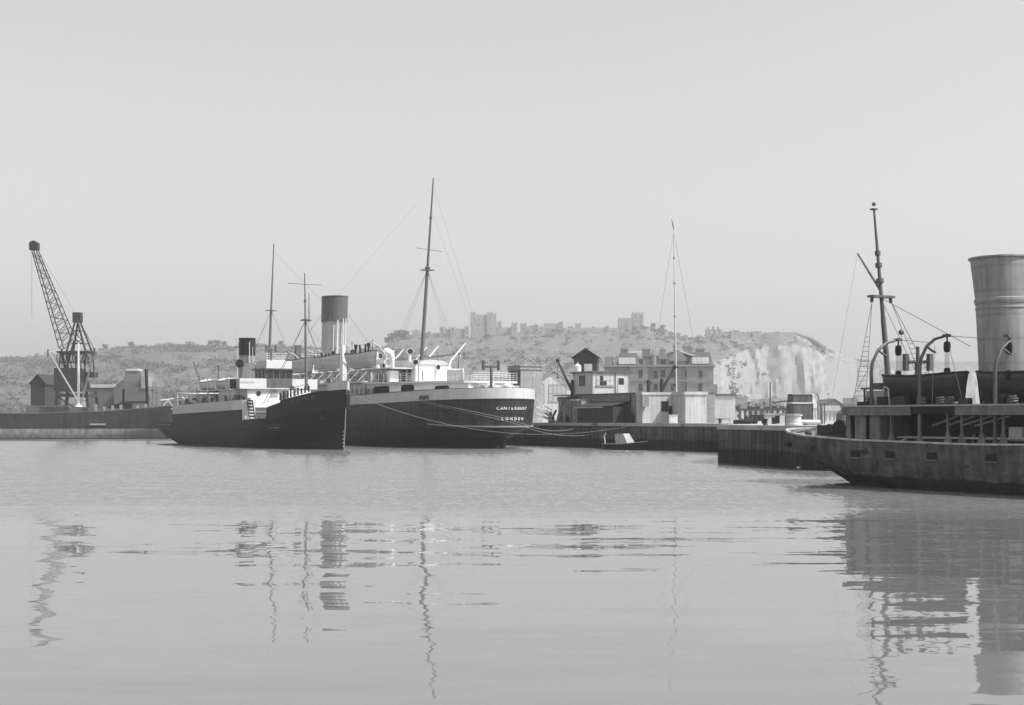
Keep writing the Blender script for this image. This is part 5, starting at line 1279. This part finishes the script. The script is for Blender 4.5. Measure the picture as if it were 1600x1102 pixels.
# ------------------------------------------------------------------ left background: warehouse
wd0 = at(178, HOR, 330); ws = 330/F
wr = empty('grain_warehouse', 'grey stepped warehouse with a narrow raised top behind the cargo ship', 'warehouse', (wd0.x, 330, QZ), 0)
X_ = lambda px: (px-178)*ws; Z_ = lambda py: zz(py, 330)-QZ
wm = M('warehouse_cladding', .10, .8, .12, .5, .12)
MB().box(0, X_(231), 0, 16, 0, Z_(604)).build('warehouse_wall', wm, wr, False)
MB().prof([(X_(190), Z_(604)), (X_(221), Z_(604)), (X_(221), Z_(593)), (X_(217), Z_(579.5)), (X_(194.5), Z_(579.5)), (X_(191), Z_(592))], 1, 14).build('raised_top', M('raised_top_cladding', .14, .8, .12, .5, .12), wr, False)
MB().prof([(X_(178), Z_(604)), (X_(190), Z_(604)), (X_(190), Z_(594))], .5, 14).build('side_roof', slate, wr, False)
MB().box(X_(195.5), X_(214), .8, 5, Z_(579.5), Z_(576)).build('ridge_ventilator', lgrey, wr, False)
MB().box(X_(221), X_(229), -.3, 6, Z_(607), Z_(588)).build('hoist_housing', greyp, wr, False)
MB().box(X_(198), X_(228), -.1, 0, Z_(630), Z_(627)).build('loading_slot', void, wr, False)
wl = shed('side_warehouse', 'low grey shed adjoining the stepped warehouse', 140, 178, 606, 601, 335, wm, sheetm, 14, 0, False)[0]
win(wl, 5.5, 8.5, 3.0, 5.2, 0, dgrey, glass, (2, 1))
# ------------------------------------------------------------------ drifters' masts between warehouse and tug
mg = 'thin masts of small craft beyond the cargo ship'
small = [(236, 594, 300), (245, 592, 310), (257, 590, 305), (264, 597, 300), (271, 593, 312)]
for k, (px, py, d) in enumerate(small):
    p = at(px, HOR, d)
    r = empty('fishing_boat', 'small dark fishing craft with a thin mast beyond the cargo ship', 'boat', (p.x, d, QZ-.3), radians(90+k*14), mg)
    if k == 0:
        fb0 = r
        mb = MB(); hull_grid(mb, [dict(z=.1, s0=-4, s1=4.3, B=1.2, us=3, ub=4), dict(z=.9, s0=-4.3, s1=4.6, B=1.6, us=3, ub=4), dict(z=lambda s: 1.6+.02*s*s, s0=-4.5, s1=5, B=1.7, us=3, ub=4)], 20, 2); mb.build('hull', blackp, r)
        MB().box(-3, -1, -.8, .8, 1.6, 3.4).build('wheelhouse', greyp, r, False)
        mm_ = MB().tube([(1.4, 0, 1.5), (1.2, 0, 8.6)], [.12, .06], 6).build('mast', dgrey, r)
        MB().tube([(1.4, 0, 2.6), (-2.6, 0, 6.4)], .06, 5).build('boom', dgrey, mm_)
        MB().box(1.0, 1.4, -.5, .5, 6.8, 7.0).build('crosstree', dgrey, mm_, False)
        MB().tube([(1.2, 0, 8.3), (4.8, 0, 2)], .03, 4).build('stay', wire, mm_)
    else:
        for ch in fb0.children: tree_copy(ch, r)
        r.scale = (1, 1, 1-.05*k)

# ------------------------------------------------------------------ motor launch by the quay
u = Vector((19.4, -38.3)).normalized()
l0 = at(983, HOR, 156.0)
ln = empty('motor_launch', 'small dark launch with a white canvas hood moored under the quay wall', 'boat', (l0.x-.5, 156.0, 0), math.atan2(u.y, u.x)+radians(25))
LM = dict(s0=-2.9, s1=3.1, B=.95, us=1.4, ub=2.6)
mb = MB(); hull_grid(mb, [dict(LM, z=-.25, B=.6, s1=2.5), dict(LM, z=.15, B=.85, s1=2.75), dict(LM, z=lambda s: .62+.05*max(0, s+.5)**1.5, s1=3.1)], 30, 2); mb.build('hull', blackp, ln)
mb = MB(); strip(mb, dict(LM, B=.97), -2.9, 3.1, lambda s: .60+.05*max(0, s+.5)**1.5, lambda s: .68+.05*max(0, s+.5)**1.5, .1, 24); mb.build('gunwale', greyp, ln)
mb = MB(); mb.add([(-.7, -.8, .65), (.9, -.8, .7), (.9, .8, .7), (-.7, .8, .65), (-.9, -.6, 1.75), (.2, -.6, 1.8), (.2, .6, 1.8), (-.9, .6, 1.75)], [(0,3,2,1),(4,5,6,7),(0,1,5,4),(1,2,6,5),(2,3,7,6),(3,0,4,7)]); mb.build('canvas_hood', M('worn_canvas', .36, .85, .2, 3, .2), ln, False)
mb = MB(); mb.tube([(-2.6, 0, .6), (-2.75, 0, 1.5), (-2.55, 0, 1.75)], .06, 6); mb.build('tiller_post', white, ln)

# ------------------------------------------------------------------ mooring ropes
def rope_line(a, b, sag, label, r=.035):
    a = Vector(a); b = Vector(b); pts = []
    for i in range(25):
        t = i/24; p = a.lerp(b, t); p.z -= sag*4*t*(1-t); pts.append(p-a)
    o = MB().tube(pts, r, 6).build('mooring_rope', rope, None); o.location = a
    return tag(o, label, 'rope')
qc, _ = qbase(1000, .3)
def quarter_rope(z0, z1, px, ze, label, r):
    # led from the quarter chock, lying against the curved counter, then across to the quay
    pts = []
    for i in range(15):
        t = pi/2*.93*(1-i/14)-.25*(i/14)
        pts.append(CF.W(.1+12*(1-cos(t))-.18*cos(t), 7.02*sin(t)+.18*sin(t), lerp(z0, z1, i/14)))
    q, _ = qbase(px, -.05); e = Vector((q.x, q.y, ze)); a = pts[-1]
    for i in range(1, 13):
        t = i/12; p = a.lerp(e, t); p.z -= .5*4*t*(1-t); pts.append(p)
    o = MB().tube([p-pts[0] for p in pts], r, 6).build('mooring_rope', rope, None); o.location = pts[0]
    return tag(o, label, 'rope')
quarter_rope(5.75, 2.75, 900, 2.3, 'upper of two pale ropes led round the steamer stern to the quay', .024)
quarter_rope(5.6, 2.45, 925, 1.6, 'lower of two pale ropes led round the steamer stern to the quay', .02)
tA = TF.W(54.2, .9, 6.3)
rope_line(tA, (qc.x, qc.y, QZ-.1), 2.6, 'long sagging rope running from the tug bow across the steamer side to the quay', .02)
rope_line(CF.W(34, 7.1, 6.3), TF.W(50, 3, 6.1), .4, 'short rope from the steamer side to the tug forecastle', .02)

# ------------------------------------------------------------------ pier clutter on the right
def put(o, px, d, z=QZ, rz=0): p = at(px, HOR, d); o.location = (p.x, d, z); o.rotation_euler = (0, 0, rz); return o
hp_ = at(1240, HOR, 118); h_s = 118/F
hop = empty('stepped_hopper', 'stepped dark hopper with two rounded roofs and a white end on the pier', 'hopper', (hp_.x, 118, QZ), radians(8))
HX = lambda px: (px-1240)*h_s; HZ = lambda py: zz(py, 118)-QZ
slat = M('hopper_slats', .11, .7, .25, 2, .25, brick=(.5, 4, .85, 1.12, .6))
MB().box(0, HX(1272), 0, 1.7, 0, HZ(631)).build('lower_bin', slat, hop, False)
MB().profx([(-.05, HZ(631)), (1.75, HZ(631)), (1.75, HZ(629.5)), (1.2, HZ(628.5)), (.3, HZ(629.2)), (-.05, HZ(630.3))], -.1, HX(1274)).build('lower_roof', lgrey, hop, True)
MB().box(HX(1245), HX(1277), .9, 2.3, HZ(629), HZ(617)).build('upper_bin', slat, hop, False)
MB().profx([(.85, HZ(617)), (2.35, HZ(617)), (2.2, HZ(615.5)), (1.4, HZ(615.2))], HX(1244.5), HX(1277.5)).build('upper_roof', dgrey, hop, True)
mb = MB(); mb.prof([(HX(1272), 0), (HX(1281), 0), (HX(1281), HZ(628)), (HX(1272), HZ(628))], .05, 1.6); mb.prof([(HX(1277), HZ(629)), (HX(1286), HZ(629)), (HX(1285), HZ(621)), (HX(1281), HZ(615.5)), (HX(1277), HZ(616))], 1.0, 2.2); mb.build('white_end', white, hop, False)
mb = MB()
mb.tube([(HX(1281), .9, HZ(616)), (HX(1284), .9, HZ(615)), (HX(1286.5), .9, HZ(619)), (HX(1288), .9, HZ(628)), (HX(1292), .9, HZ(632)), (HX(1293), .9, 0)], .06, 6)
for px in (1278, 1283, 1289): mb.tube([(HX(px), -.2, 0), (HX(px), -.2, HZ(629))], .05, 6)
mb.tube([(HX(1276), -.2, HZ(629)), (HX(1291), -.2, HZ(629))], .05, 6); mb.build('curved_pipe', dgrey, hop)
def thing(name, label, cat, px, d, parts, rz=0, group=None):
    r = empty(name, label, cat, (at(px, HOR, d).x, d, QZ), rz, group)
    for nm, mb, m_ in parts: mb.build(nm, m_, r, False if nm != 'drum' else True)
    return r
thing('capstan_drum', 'low round iron drum with a pale side near the tender stern', 'drum', 1240, 99, [('drum', MB().lathe([(.62, 0), (.62, .1), (.55, .15), (.52, .62), (.62, .68), (.64, .76), (.3, .8)], (0, 0, 0), 20), lgrey), ('lid', MB().lathe([(.5, .8), (.45, .86)], (0, 0, 0), 16), dgrey)])
thing('lattice_derrick', 'dark triangular lattice derrick with a long thin boom on the pier', 'derrick', 1232, 124, [('frame', MB().bar((-.35, 0, 0), (0, 0, zz(624, 124)-QZ), .12).bar((.75, 0, 0), (0, 0, zz(624, 124)-QZ), .12).bar((.4, .8, 0), (0, 0, zz(624, 124)-QZ), .1).bar((-.25, 0, .6), (.65, 0, .6), .08).bar((-.15, 0, 1.2), (.4, 0, 1.2), .08).bar((-.25, 0, .6), (.4, 0, 1.2), .06), steel), ('boom', MB().tube([(0, 0, zz(626.5, 124)-QZ), ((1206-1232)*124/F, 0, zz(629, 124)-QZ)], .06, 6).tube([((1208-1232)*124/F, 0, zz(629, 124)-QZ), ((1214-1232)*124/F, 0, zz(633, 124)-QZ), ((1214-1232)*124/F, 0, zz(640, 124)-QZ)], .03, 4), steel), ('sheeting', MB().prof([(-.3, 0), (.6, 0), (.35, .9), (.08, 1.5), (-.05, 1.3)], -.02, .02), tarred)])
wg = 'dark open wagons on the pier siding'
wag = [(1147, 1163, 655.5, 'dark tilted wagon frame at the left end of the pier siding', .22), (1150.5+14, 1172, 651, 'dark wagon with a sloped load on the pier siding', 0), (1174, 1200, 648.5, 'long dark open wagon at the right end of the pier siding', 0)]
for p0, p1, yt, lab, tl in wag:
    d = 128; s_ = d/F; r = empty('railway_wagon', lab, 'wagon', (at((p0+p1)/2, HOR, d).x, d, QZ), 0, wg); hw = (p1-p0)*s_/2; hh = zz(yt, d)-QZ
    MB().add([(-hw, -.6, .25), (hw, -.6, .25), (hw, .6, .25), (-hw, .6, .25), (-hw, -.6, hh*(1-tl*3)), (hw, -.6, hh), (hw, .6, hh), (-hw, .6, hh*(1-tl*3))], [(0,3,2,1),(4,5,6,7),(0,1,5,4),(1,2,6,5),(2,3,7,6),(3,0,4,7)]).build('wagon_body', tarred, r, False)
    for sx in (-.6, .6):
        for sy in (-.55, .55): MB().tube([(hw*sx, sy-.04, .2), (hw*sx, sy+.04, .2)], .2, 12).build('wheel', steel, r)
    mb = MB()
    for q in range(5): x = lerp(-hw, hw, q/4); mb.box(x-.03, x+.03, -.63, -.6, .25, hh*.9 if tl == 0 else .4)
    mb.build('side_posts', dgrey, r, False)
thing('white_hut', 'small white hut behind the round drum on the pier', 'hut', 1208, 126, [('hut_wall', MB().box(-.75, .75, -.5, .5, 0, .85), whited), ('hut_roof', MB().box(-.85, .85, -.6, .6, .85, .95), lgrey), ('doorway', MB().box(-.2, .15, -.52, -.5, 0, .6), void)])
thing('white_cabinet', 'white cabinet next to the small hut on the pier', 'cabinet', 1219, 122, [('cabinet_body', MB().box(-.35, .35, -.3, .3, 0, .9), white), ('cabinet_cap', MB().box(-.4, .4, -.35, .35, .9, .97), lgrey), ('dark_panel', MB().box(-.5, -.1, -.33, -.31, .1, .75), void)])
for px, p0, p1, d, lab in ((1155, 634, 648, 135, 'thin lamp post above the sloped wagon'), (1170, 630, 648, 137, 'taller lamp post with short arms above the long wagon'), (1182, 633, 648, 136, 'thin lamp post right of the one with arms'), (1194, 630, 648, 134, 'lamp post nearest to the white hut'), (1203.5, 598, 628, 200, 'tall slim dark post alone before the chalk cliff')):
    r = empty('lamp_post', lab, 'lamp post', (at(px, HOR, d).x, d, QZ), 0, 'posts along the pier'); h = zz(p0, d)-QZ
    MB().lathe([(.1, 0), (.1, .3), (.055 if d < 190 else .12, .35), (.045 if d < 190 else .1, h)], (0, 0, 0), 8).build('post', dgrey, r)
    if d < 190: MB().box(-.22, .22, -.05, .05, h-.1, h-.04).lathe([(.06, h-.04), (.12, h+.1), (.03, h+.18)], (0, 0, 0), 8).build('lamp_head', dgrey, r)
# distant jetty seen as a dark line on posts
jt = at(1122, HOR, 420); jr = empty('timber_jetty', 'long dark timber jetty on legs running below the chalk cliff', 'jetty', (jt.x, 420, QZ))
js = 420/F; jl = (1232-1122)*js
MB().box(0, jl, -1.2, 1.2, zz(642, 420)-QZ, zz(638.5, 420)-QZ).build('deck', tarred, jr, False)
for k in range(14): x = jl*k/13; MB().box(x-.25, x+.25, -.8, .8, -.4, zz(642, 420)-QZ).build('leg', tarred, jr, False)
mb = MB()
for k in range(26): x = random.uniform(0, jl); mb.box(x-.5, x+.6, -.8, .8, zz(638.5, 420)-QZ, zz(random.uniform(634, 638), 420)-QZ)
mb.build('stacked_timber', tarred, jr, False)
r, wd, e, k = shed('pale_terminal', 'long pale low building beyond the tender mast', 1286, 1332, 642, 634, 210, whited, sheetm, 12, 0, False)
for q in range(7): MB().box(.4+q*.6, .55+q*.6, -.05, 0, .3, e-.3).build('pilaster', greyp, r, False)
shed('dark_roofed_store', 'small grey roofed store between the hopper and the tender', 1291, 1316, 633, 625, 240, greyp, slate, 10, 0, True)
thing('iron_buoy', 'rounded iron buoy lying beside the tender on the pier', 'buoy', 1316, 108, [('drum', MB().lathe([(.1, 0), (.4, .1), (.5, .5), (.45, .9), (.15, 1.15), (.05, 1.3)], (0, 0, 0), 16), dgrey), ('ring', MB().tube([(.12*cos(t), 0, 1.36+.12*sin(t)) for t in [q*pi/5 for q in range(11)]], .03, 5), steel)])
thing('timber_balk', 'long pale timber balk lying between the drum and the hopper', 'timber', 1263, 104, [('balk', MB().tube([(-.65, 0, .22), (.9, .2, .2)], .2, 10), lgrey), ('chock', MB().box(-.3, -.1, -.3, .3, 0, .06), dgrey)])
# carts and low walls on the pale quay right of the blockhouse
for k, (px, d, lab) in enumerate(((1112, 165, 'low pale wall section close to the white blockhouse'), (1131, 175, 'low pale wall section midway along the siding'))):
    thing('low_wall', lab, 'wall', px, d, [('wall_block', MB().box(-.9, .9, -.2, .2, 0, .55), render_), ('coping', MB().box(-.95, .95, -.26, .26, .55, .66), lgrey)], 0, 'low pale walls on the quay')
for k, (px, d, lab) in enumerate(((1125, 150, 'small dark bollard on the pale quay beyond the blockhouse'), (1196, 104, 'small dark bollard near the pier edge'))):
    o = tag(MB().lathe([(.2, 0), (.15, .1), (.13, .3), (.22, .36), (.2, .46), (.05, .48)], (0, 0, 0), 12).build('bollard', blackp, None), lab, 'bollard', 'bollards on the quay'); put(o, px, d)

# ------------------------------------------------------------------ castle on the hill
def castle_piece(name, label, cat, rects, d, depth=18, teeth=True, lit=None, ang=0):
    """rects: (part, x0, x1, ytop, ybottom, y offset, crenellated)"""
    x0 = rects[0][1]; base = at(x0, HOR, d); s_ = d/F
    zb = min(zz(r[4], d) for r in rects)-4
    r0 = empty(name, label, cat, (base.x, d, zb), ang)
    for nm, a, b, yt, yb_, dy, cr in rects:
        A, B = (a-x0)*s_, (b-x0)*s_; h = zz(yt, d)-zb; z0 = 0
        mb = MB(); mb.box(A, B, dy, dy+min(depth, max(6, B-A)), z0, h)
        if cr:
            n_ = max(2, int((B-A)/2.6)); w_ = (B-A)/(2*n_-1)
            for q in range(n_): mb.box(A+2*q*w_, A+(2*q+1)*w_, dy+.02, dy+1.2, h, h+1.3)
        o = mb.build(nm, castle_m, r0, False)
        if nm in ('keep_wall', 'tower', 'gatehouse', 'church_tower', 'barrack_block'):
            for q in range(max(1, int((B-A)/5))):
                xx = lerp(A, B, (q+.5)/max(1, int((B-A)/5)))
                for zq in ((.55, .75) if h-z0 > 14 else (.7,)):
                    MB().box(xx-.5, xx+.5, dy-.08, dy, h*zq+2, h*zq+4.2).build('window', void, o, False)
    return r0
CA = radians(0)
castle_piece('castle_keep', 'massive square castle keep with corner turrets, highest on the hill', 'castle keep', [('keep_wall', 737, 768, 493, 530, 0, True), ('corner_turret', 735, 743, 489.5, 530, -1.5, True), ('corner_turret', 761, 769, 489.5, 530, -1.5, True), ('corner_turret', 769.2, 775.5, 490.5, 528, 6, True)], 1480, 26)
castle_piece('curtain_wall', 'crenellated castle wall with three square towers left of the keep', 'castle wall', [('wall_run', 687, 732, 514.5, 536, 0, True), ('tower', 687, 694, 512, 536, -2, True), ('tower', 704, 711, 512.5, 536, -2, True), ('tower', 726, 732.5, 511, 536, -2, True)], 1470, 8)
castle_piece('inner_ward_wall', 'castle wall running right from the keep to a square tower', 'castle wall', [('wall_run', 770, 808, 512.5, 530, 2, True), ('tower', 777, 783.5, 503, 530, 0, True), ('tower', 799, 808.5, 505.5, 530, 0, True), ('tower', 813, 822, 506, 528, 3, True)], 1490, 8)
castle_piece('lower_gatehouse', 'pale slim tower on the slope below the keep', 'tower', [('tower', 763, 767.5, 527, 545, 0, True), ('wall_run', 768, 806, 529, 541, 1, False)], 1440, 6)
castle_piece('ruined_tower', 'low stepped ruined tower beyond the tall main mast', 'tower', [('tower', 644, 657, 517, 536, 0, True), ('wall_run', 637, 645, 523, 536, 1, False), ('wall_run', 656, 690, 521.5, 536, 1, True), ('tower', 668, 673, 519.5, 536, 0, True)], 1470, 10)
castle_piece('palace_range', 'low castle range with small turrets right of the square tower', 'castle range', [('wall_run', 822, 851, 511, 528, 1, True), ('tower', 836, 841, 508.5, 528, 0, True), ('wall_run', 880, 968, 512.5, 526, -2, False), ('tower', 946, 951, 510.5, 526, -3, True), ('tower', 925, 930, 511.5, 526, 2, True)], 1498, 8)
castle_piece('slope_wall', 'long broken wall on the slope below the church', 'castle wall', [('wall_run', 905, 1000, 529, 537, 0, False), ('tower', 930, 936, 526, 537, -1, False), ('wall_run', 1010, 1060, 527, 534, 1, False)], 1440, 4)
castle_piece('outer_curtain', 'low outer castle wall with small towers on the slope below the three towers', 'castle wall', [('wall_run', 640, 758, 533, 542, 0, True), ('tower', 660, 665, 530, 542, -1, True), ('tower', 700, 705, 530.5, 542, -1, True), ('tower', 738, 743, 530, 542, -1, True)], 1425, 5)
castle_piece('outer_wall', 'long low outer castle wall with a broken top right of the square tower', 'castle wall', [('wall_run', 850, 880, 505.5, 526, 0, False), ('tower', 873, 880, 503, 526, -1, False), ('wall_run', 826, 850, 512, 526, 1, False), ('tower', 899, 908, 507, 524, -1, True)], 1500, 10)
castle_piece('hilltop_church', 'church with a square tower standing alone on the hill crest', 'church', [('nave', 967, 986, 497, 522, 1, False), ('church_tower', 988, 1005.5, 489.5, 522, 0, True), ('transept', 980, 989, 499, 522, 0, False)], 1500, 14)
castle_piece('cliff_barracks', 'long barrack blocks with chimneys near the cliff top', 'barracks', [('barrack_block', 1104, 1128, 515, 532, 0, False), ('chimney', 1106, 1108, 511, 520, 2, False), ('chimney', 1114, 1116.5, 510, 520, 2, False), ('chimney', 1122, 1124, 510.5, 520, 2, False), ('barrack_block', 1129, 1141, 518, 532, 2, False), ('barrack_block', 1142, 1156, 516.5, 532, 0, False), ('barrack_block', 1157, 1174, 519, 532, 2, False), ('barrack_block', 1176, 1190, 518, 532, 0, False)], 1490, 10)
castle_piece('hilltop_fort', 'low jagged fort on the hill crest beyond the warehouse', 'fort', [('wall_run', 244, 256, 537, 550, 0, False), ('barrack_block', 258, 270, 535.5, 550, -1, False), ('wall_run', 271, 288, 538, 550, 0, False), ('barrack_block', 290, 304, 534, 550, -1, False)], 1480, 10)

# ------------------------------------------------------------------ trees and scrub
def leaf_cloud(mb, c, rx, ry, rz, n, size, rnd):
    for _ in range(n):
        while True:
            p = Vector((rnd.uniform(-1, 1), rnd.uniform(-1, 1), rnd.uniform(-1, 1)))
            if .25 < p.length < 1: break
        q = Vector((c[0]+p.x*rx, c[1]+p.y*ry, c[2]+p.z*rz)); s_ = size*rnd.uniform(.6, 1.4)
        a = Vector((rnd.gauss(0, 1), rnd.gauss(0, 1), rnd.gauss(0, 1))).normalized(); b = a.orthogonal().normalized(); e = a.cross(b)
        mb.add([q+b*s_, q+e*s_*.8, q-b*s_*.9, q-e*s_], [(0, 1, 2, 3)])
rt = random.Random(11)
mb = MB()
cnt = 0
for _ in range(16000):
    if cnt >= 1700: break
    px = rt.uniform(-200, 1330); d = rt.uniform(860, 1495)
    if px > 1120 and (d < 1300 and rt.random() < .5): continue
    x = (px-800)/F*d; z = ground_z(x, d)
    band = sin(z*.17+px*.006)+.7*sin(px*.021+z*.05)
    if band < .1 and rt.random() < .8: continue
    if z < 4: continue
    h = rt.uniform(1.3, 3.2)
    leaf_cloud(mb, (x, d, z+h*.5), h*1.1, h*1.1, h*.8, 26, h*.28, rt); cnt += 1
o = mb.build('hillside_scrub', leafm, None, False); o['kind'] = 'stuff'
# the wooded western slope: hedges and copses that run together in bands
mb = MB()
for _ in range(7000):
    px = rt.uniform(-150, 640); d = rt.uniform(880, 1490); x = (px-800)/F*d; z = ground_z(x, d)
    b_ = sin(z*.23+px*.011+sin(px*.03))+.5*sin(px*.043+z*.1)
    if z < 5 or b_ < .45: continue
    h = rt.uniform(1.3, 3.2); leaf_cloud(mb, (x, d, z+h*.35), h*1.5, h*1.3, h*.7, 14, h*.33, rt)
o = mb.build('hillside_wood', M('dark_foliage', .055, .85, .45, .3), None, False); o['kind'] = 'stuff'
# scrub and trees on the scree under the chalk
mb = MB()
for _ in range(420):
    px = rt.uniform(1105, 1345); d = rt.uniform(1180, 1345); x = (px-800)/F*d; z = ground_z(x, d)
    if sin(px*.05)+sin(px*.021+1) < -.2 or z > 62: continue
    h = rt.uniform(2, 5); leaf_cloud(mb, (x, d, z+h*.4), h*1.2, h*1.2, h*.8, 22, h*.3, rt)
o = mb.build('scree_scrub', leafm, None, False); o['kind'] = 'stuff'
# iron ladders and a hanging fender on the quay face
for k, (px, lab) in enumerate(((930, 'iron ladder on the quay wall below the lean-to shed'), (1066, 'iron ladder on the quay wall below the white blockhouse'))):
    q, _ = qbase(px, -.16); r = empty('quay_ladder', lab, 'ladder', (q.x, q.y, 0), QA, 'ladders on the quay wall')
    for x in (-.22, .22): MB().tube([(x, 0, .1), (x, 0, QZ+.15)], .035, 6).build('rail', steel, r)
    for i in range(9): MB().tube([(-.22, 0, .3+i*.3), (.22, 0, .3+i*.3)], .022, 5).build('rung', steel, r)
# single trees one can tell apart along the crest
tproto = None
spots = [(606, 1470, 8), (613, 1465, 10), (620, 1465, 12), (628, 1470, 11), (634, 1468, 10), (612, 1455, 8), (836, 1505, 10), (890, 1500, 7), (945, 1500, 7),
         (330, 1490, 8), (340, 1490, 9), (350, 1490, 8), (375, 1490, 7), (395, 1490, 8), (440, 1490, 7), (165, 1490, 8), (205, 1490, 8)  , (1020, 1500, 7), (1035, 1500, 7)]
def treelab(px):
    if px < 220: return 'small distant tree on the crest above the crane and warehouse'
    if px < 460: return 'small distant tree on the crest between the fort and the tall funnel'
    if px < 640: return 'distant bushy tree on the slope below the ruined tower'
    if px < 860: return 'distant tree beside the outer castle wall'
    if px < 1010: return 'distant tree on the crest left of the church'
    if px < 1100: return 'distant tree on the crest right of the church'
    return 'low windswept tree on the cliff top'
for k, (px, d, h) in enumerate(spots):
    x = (px-800)/F*d; z = ground_z(x, d)-.3
    grp = 'trees: '+treelab(px).replace('small distant tree', 'crest trees')
    if tproto is None:
        r = empty('hill_tree', treelab(px), 'tree', (x, d, z), 0, grp); tproto = r
        mb = MB(); mb.tube([(0, 0, 0), (.1, 0, 3), (.0, .1, 5)], [.4, .3, .15], 7)
        for t in range(4): mb.tube([(0, 0, 3+t*.4), (1.8*cos(t*1.7), 1.8*sin(t*1.7), 5.3+t*.4)], [.16, .06], 5)
        mb.build('trunk', barkm, r)
        mb = MB()
        for q in range(11): leaf_cloud(mb, (rt.uniform(-2.6, 2.6), rt.uniform(-2.6, 2.6), rt.uniform(2.2, 8.0)), 1.9, 1.9, 1.6, 60, .42, rt)
        mb.build('crown', leafm, r, False)
    else:
        r = tree_copy(tproto); r['label'] = treelab(px); r['group'] = grp
        r.location = (x, d, z); r.rotation_euler = (0, 0, k*1.3)
    r.scale = (h/9*1.15,)*2+(h/9,)
# ------------------------------------------------------------------ town houses at the foot of the hill
hproto = {}
rh = random.Random(5)
def house(px, d, kind, label, group, w_=7, z=None, rz=0):
    x = (px-800)/F*d; z = (ground_z(x, d) if d > 800 else QZ) if z is None else z
    r = empty('town_house', label, 'house', (x, d, z), rz, group)
    if kind in hproto:
        for ch in hproto[kind].children: tree_copy(ch, r)
    else:
        hproto[kind] = r; wm_ = [whited, greyp, brickl][kind % 3]; hh = [5.5, 6.5, 8][kind % 3]
        MB().profx([(0, -1), (8, -1), (8, hh), (4, hh+2.6), (0, hh)], -w_/2, w_/2).build('wall', wm_, r, False)
        mb = MB()
        for a, b in ((-.35, 4), (8.35, 4)):
            za = hh-.2
            mb.add([(-w_/2-.2, a, za), (w_/2+.2, a, za), (w_/2+.2, b, hh+2.75), (-w_/2-.2, b, hh+2.75), (-w_/2-.2, a, za+.18), (w_/2+.2, a, za+.18), (w_/2+.2, b, hh+2.95), (-w_/2-.2, b, hh+2.95)], [(0,3,2,1),(4,5,6,7),(0,1,5,4),(1,2,6,5),(2,3,7,6),(3,0,4,7)])
        rf = mb.build('roof', slate, r, False)
        MB().box(w_/2-1.3, w_/2-.3, 3.4, 4.6, hh+1.5, hh+4).build('chimney', brickl, rf, False)
        for zi in (1.2, 4.0):
            for xi in (-.3, .3): 
                MB().box(xi*w_-.5, xi*w_+.5, -.06, 0, zi, zi+1.5).build('window', glass, r, False)
        MB().box(-.5, .5, -.05, 0, -.9, 1.0).build('door', dgrey, r, False)
    return r
def hl(px): 
    for lim, t in ((240, 'beyond the crane and warehouse'), (420, 'behind the black tug'), (640, 'behind the big steamer funnel'), (780, 'beyond the steamer stern deck'), (940, 'between the brick tower and the gabled tower'), (1130, 'around the big hotel')):
        if px < lim: return t
    return 'under the chalk cliff'
for k in range(66):
    px = rh.choice([rh.uniform(60, 500), rh.uniform(560, 960), rh.uniform(700, 900), rh.uniform(1100, 1330), rh.uniform(930, 1110)])
    d = rh.uniform(640, 960); kd = rh.randrange(3)
    t = ['small whitish town house', 'small grey town house', 'tall pale brick town house'][kd]+' '+hl(px)
    house(px, d, kd, t, 'houses: '+t, rz=rh.uniform(-.4, .4))

# ------------------------------------------------------------------ haze over the harbour
hz = MB().box(-2700, 2700, -90, 3200, -4, 150).build('haze', bpy.data.materials.new('sea_haze'), None, False)
hz['kind'] = 'stuff'
hm = hz.data.materials[0]; hm.use_nodes = True; N = hm.node_tree.nodes; N.clear()
ou = N.new('ShaderNodeOutputMaterial'); pv = N.new('ShaderNodeVolumePrincipled')
pv.inputs['Color'].default_value = (.92, .92, .92, 1); pv.inputs['Density'].default_value = .00033; pv.inputs['Anisotropy'].default_value = .2
hm.node_tree.links.new(pv.outputs[0], ou.inputs['Volume'])
hz.display_type = 'WIRE'
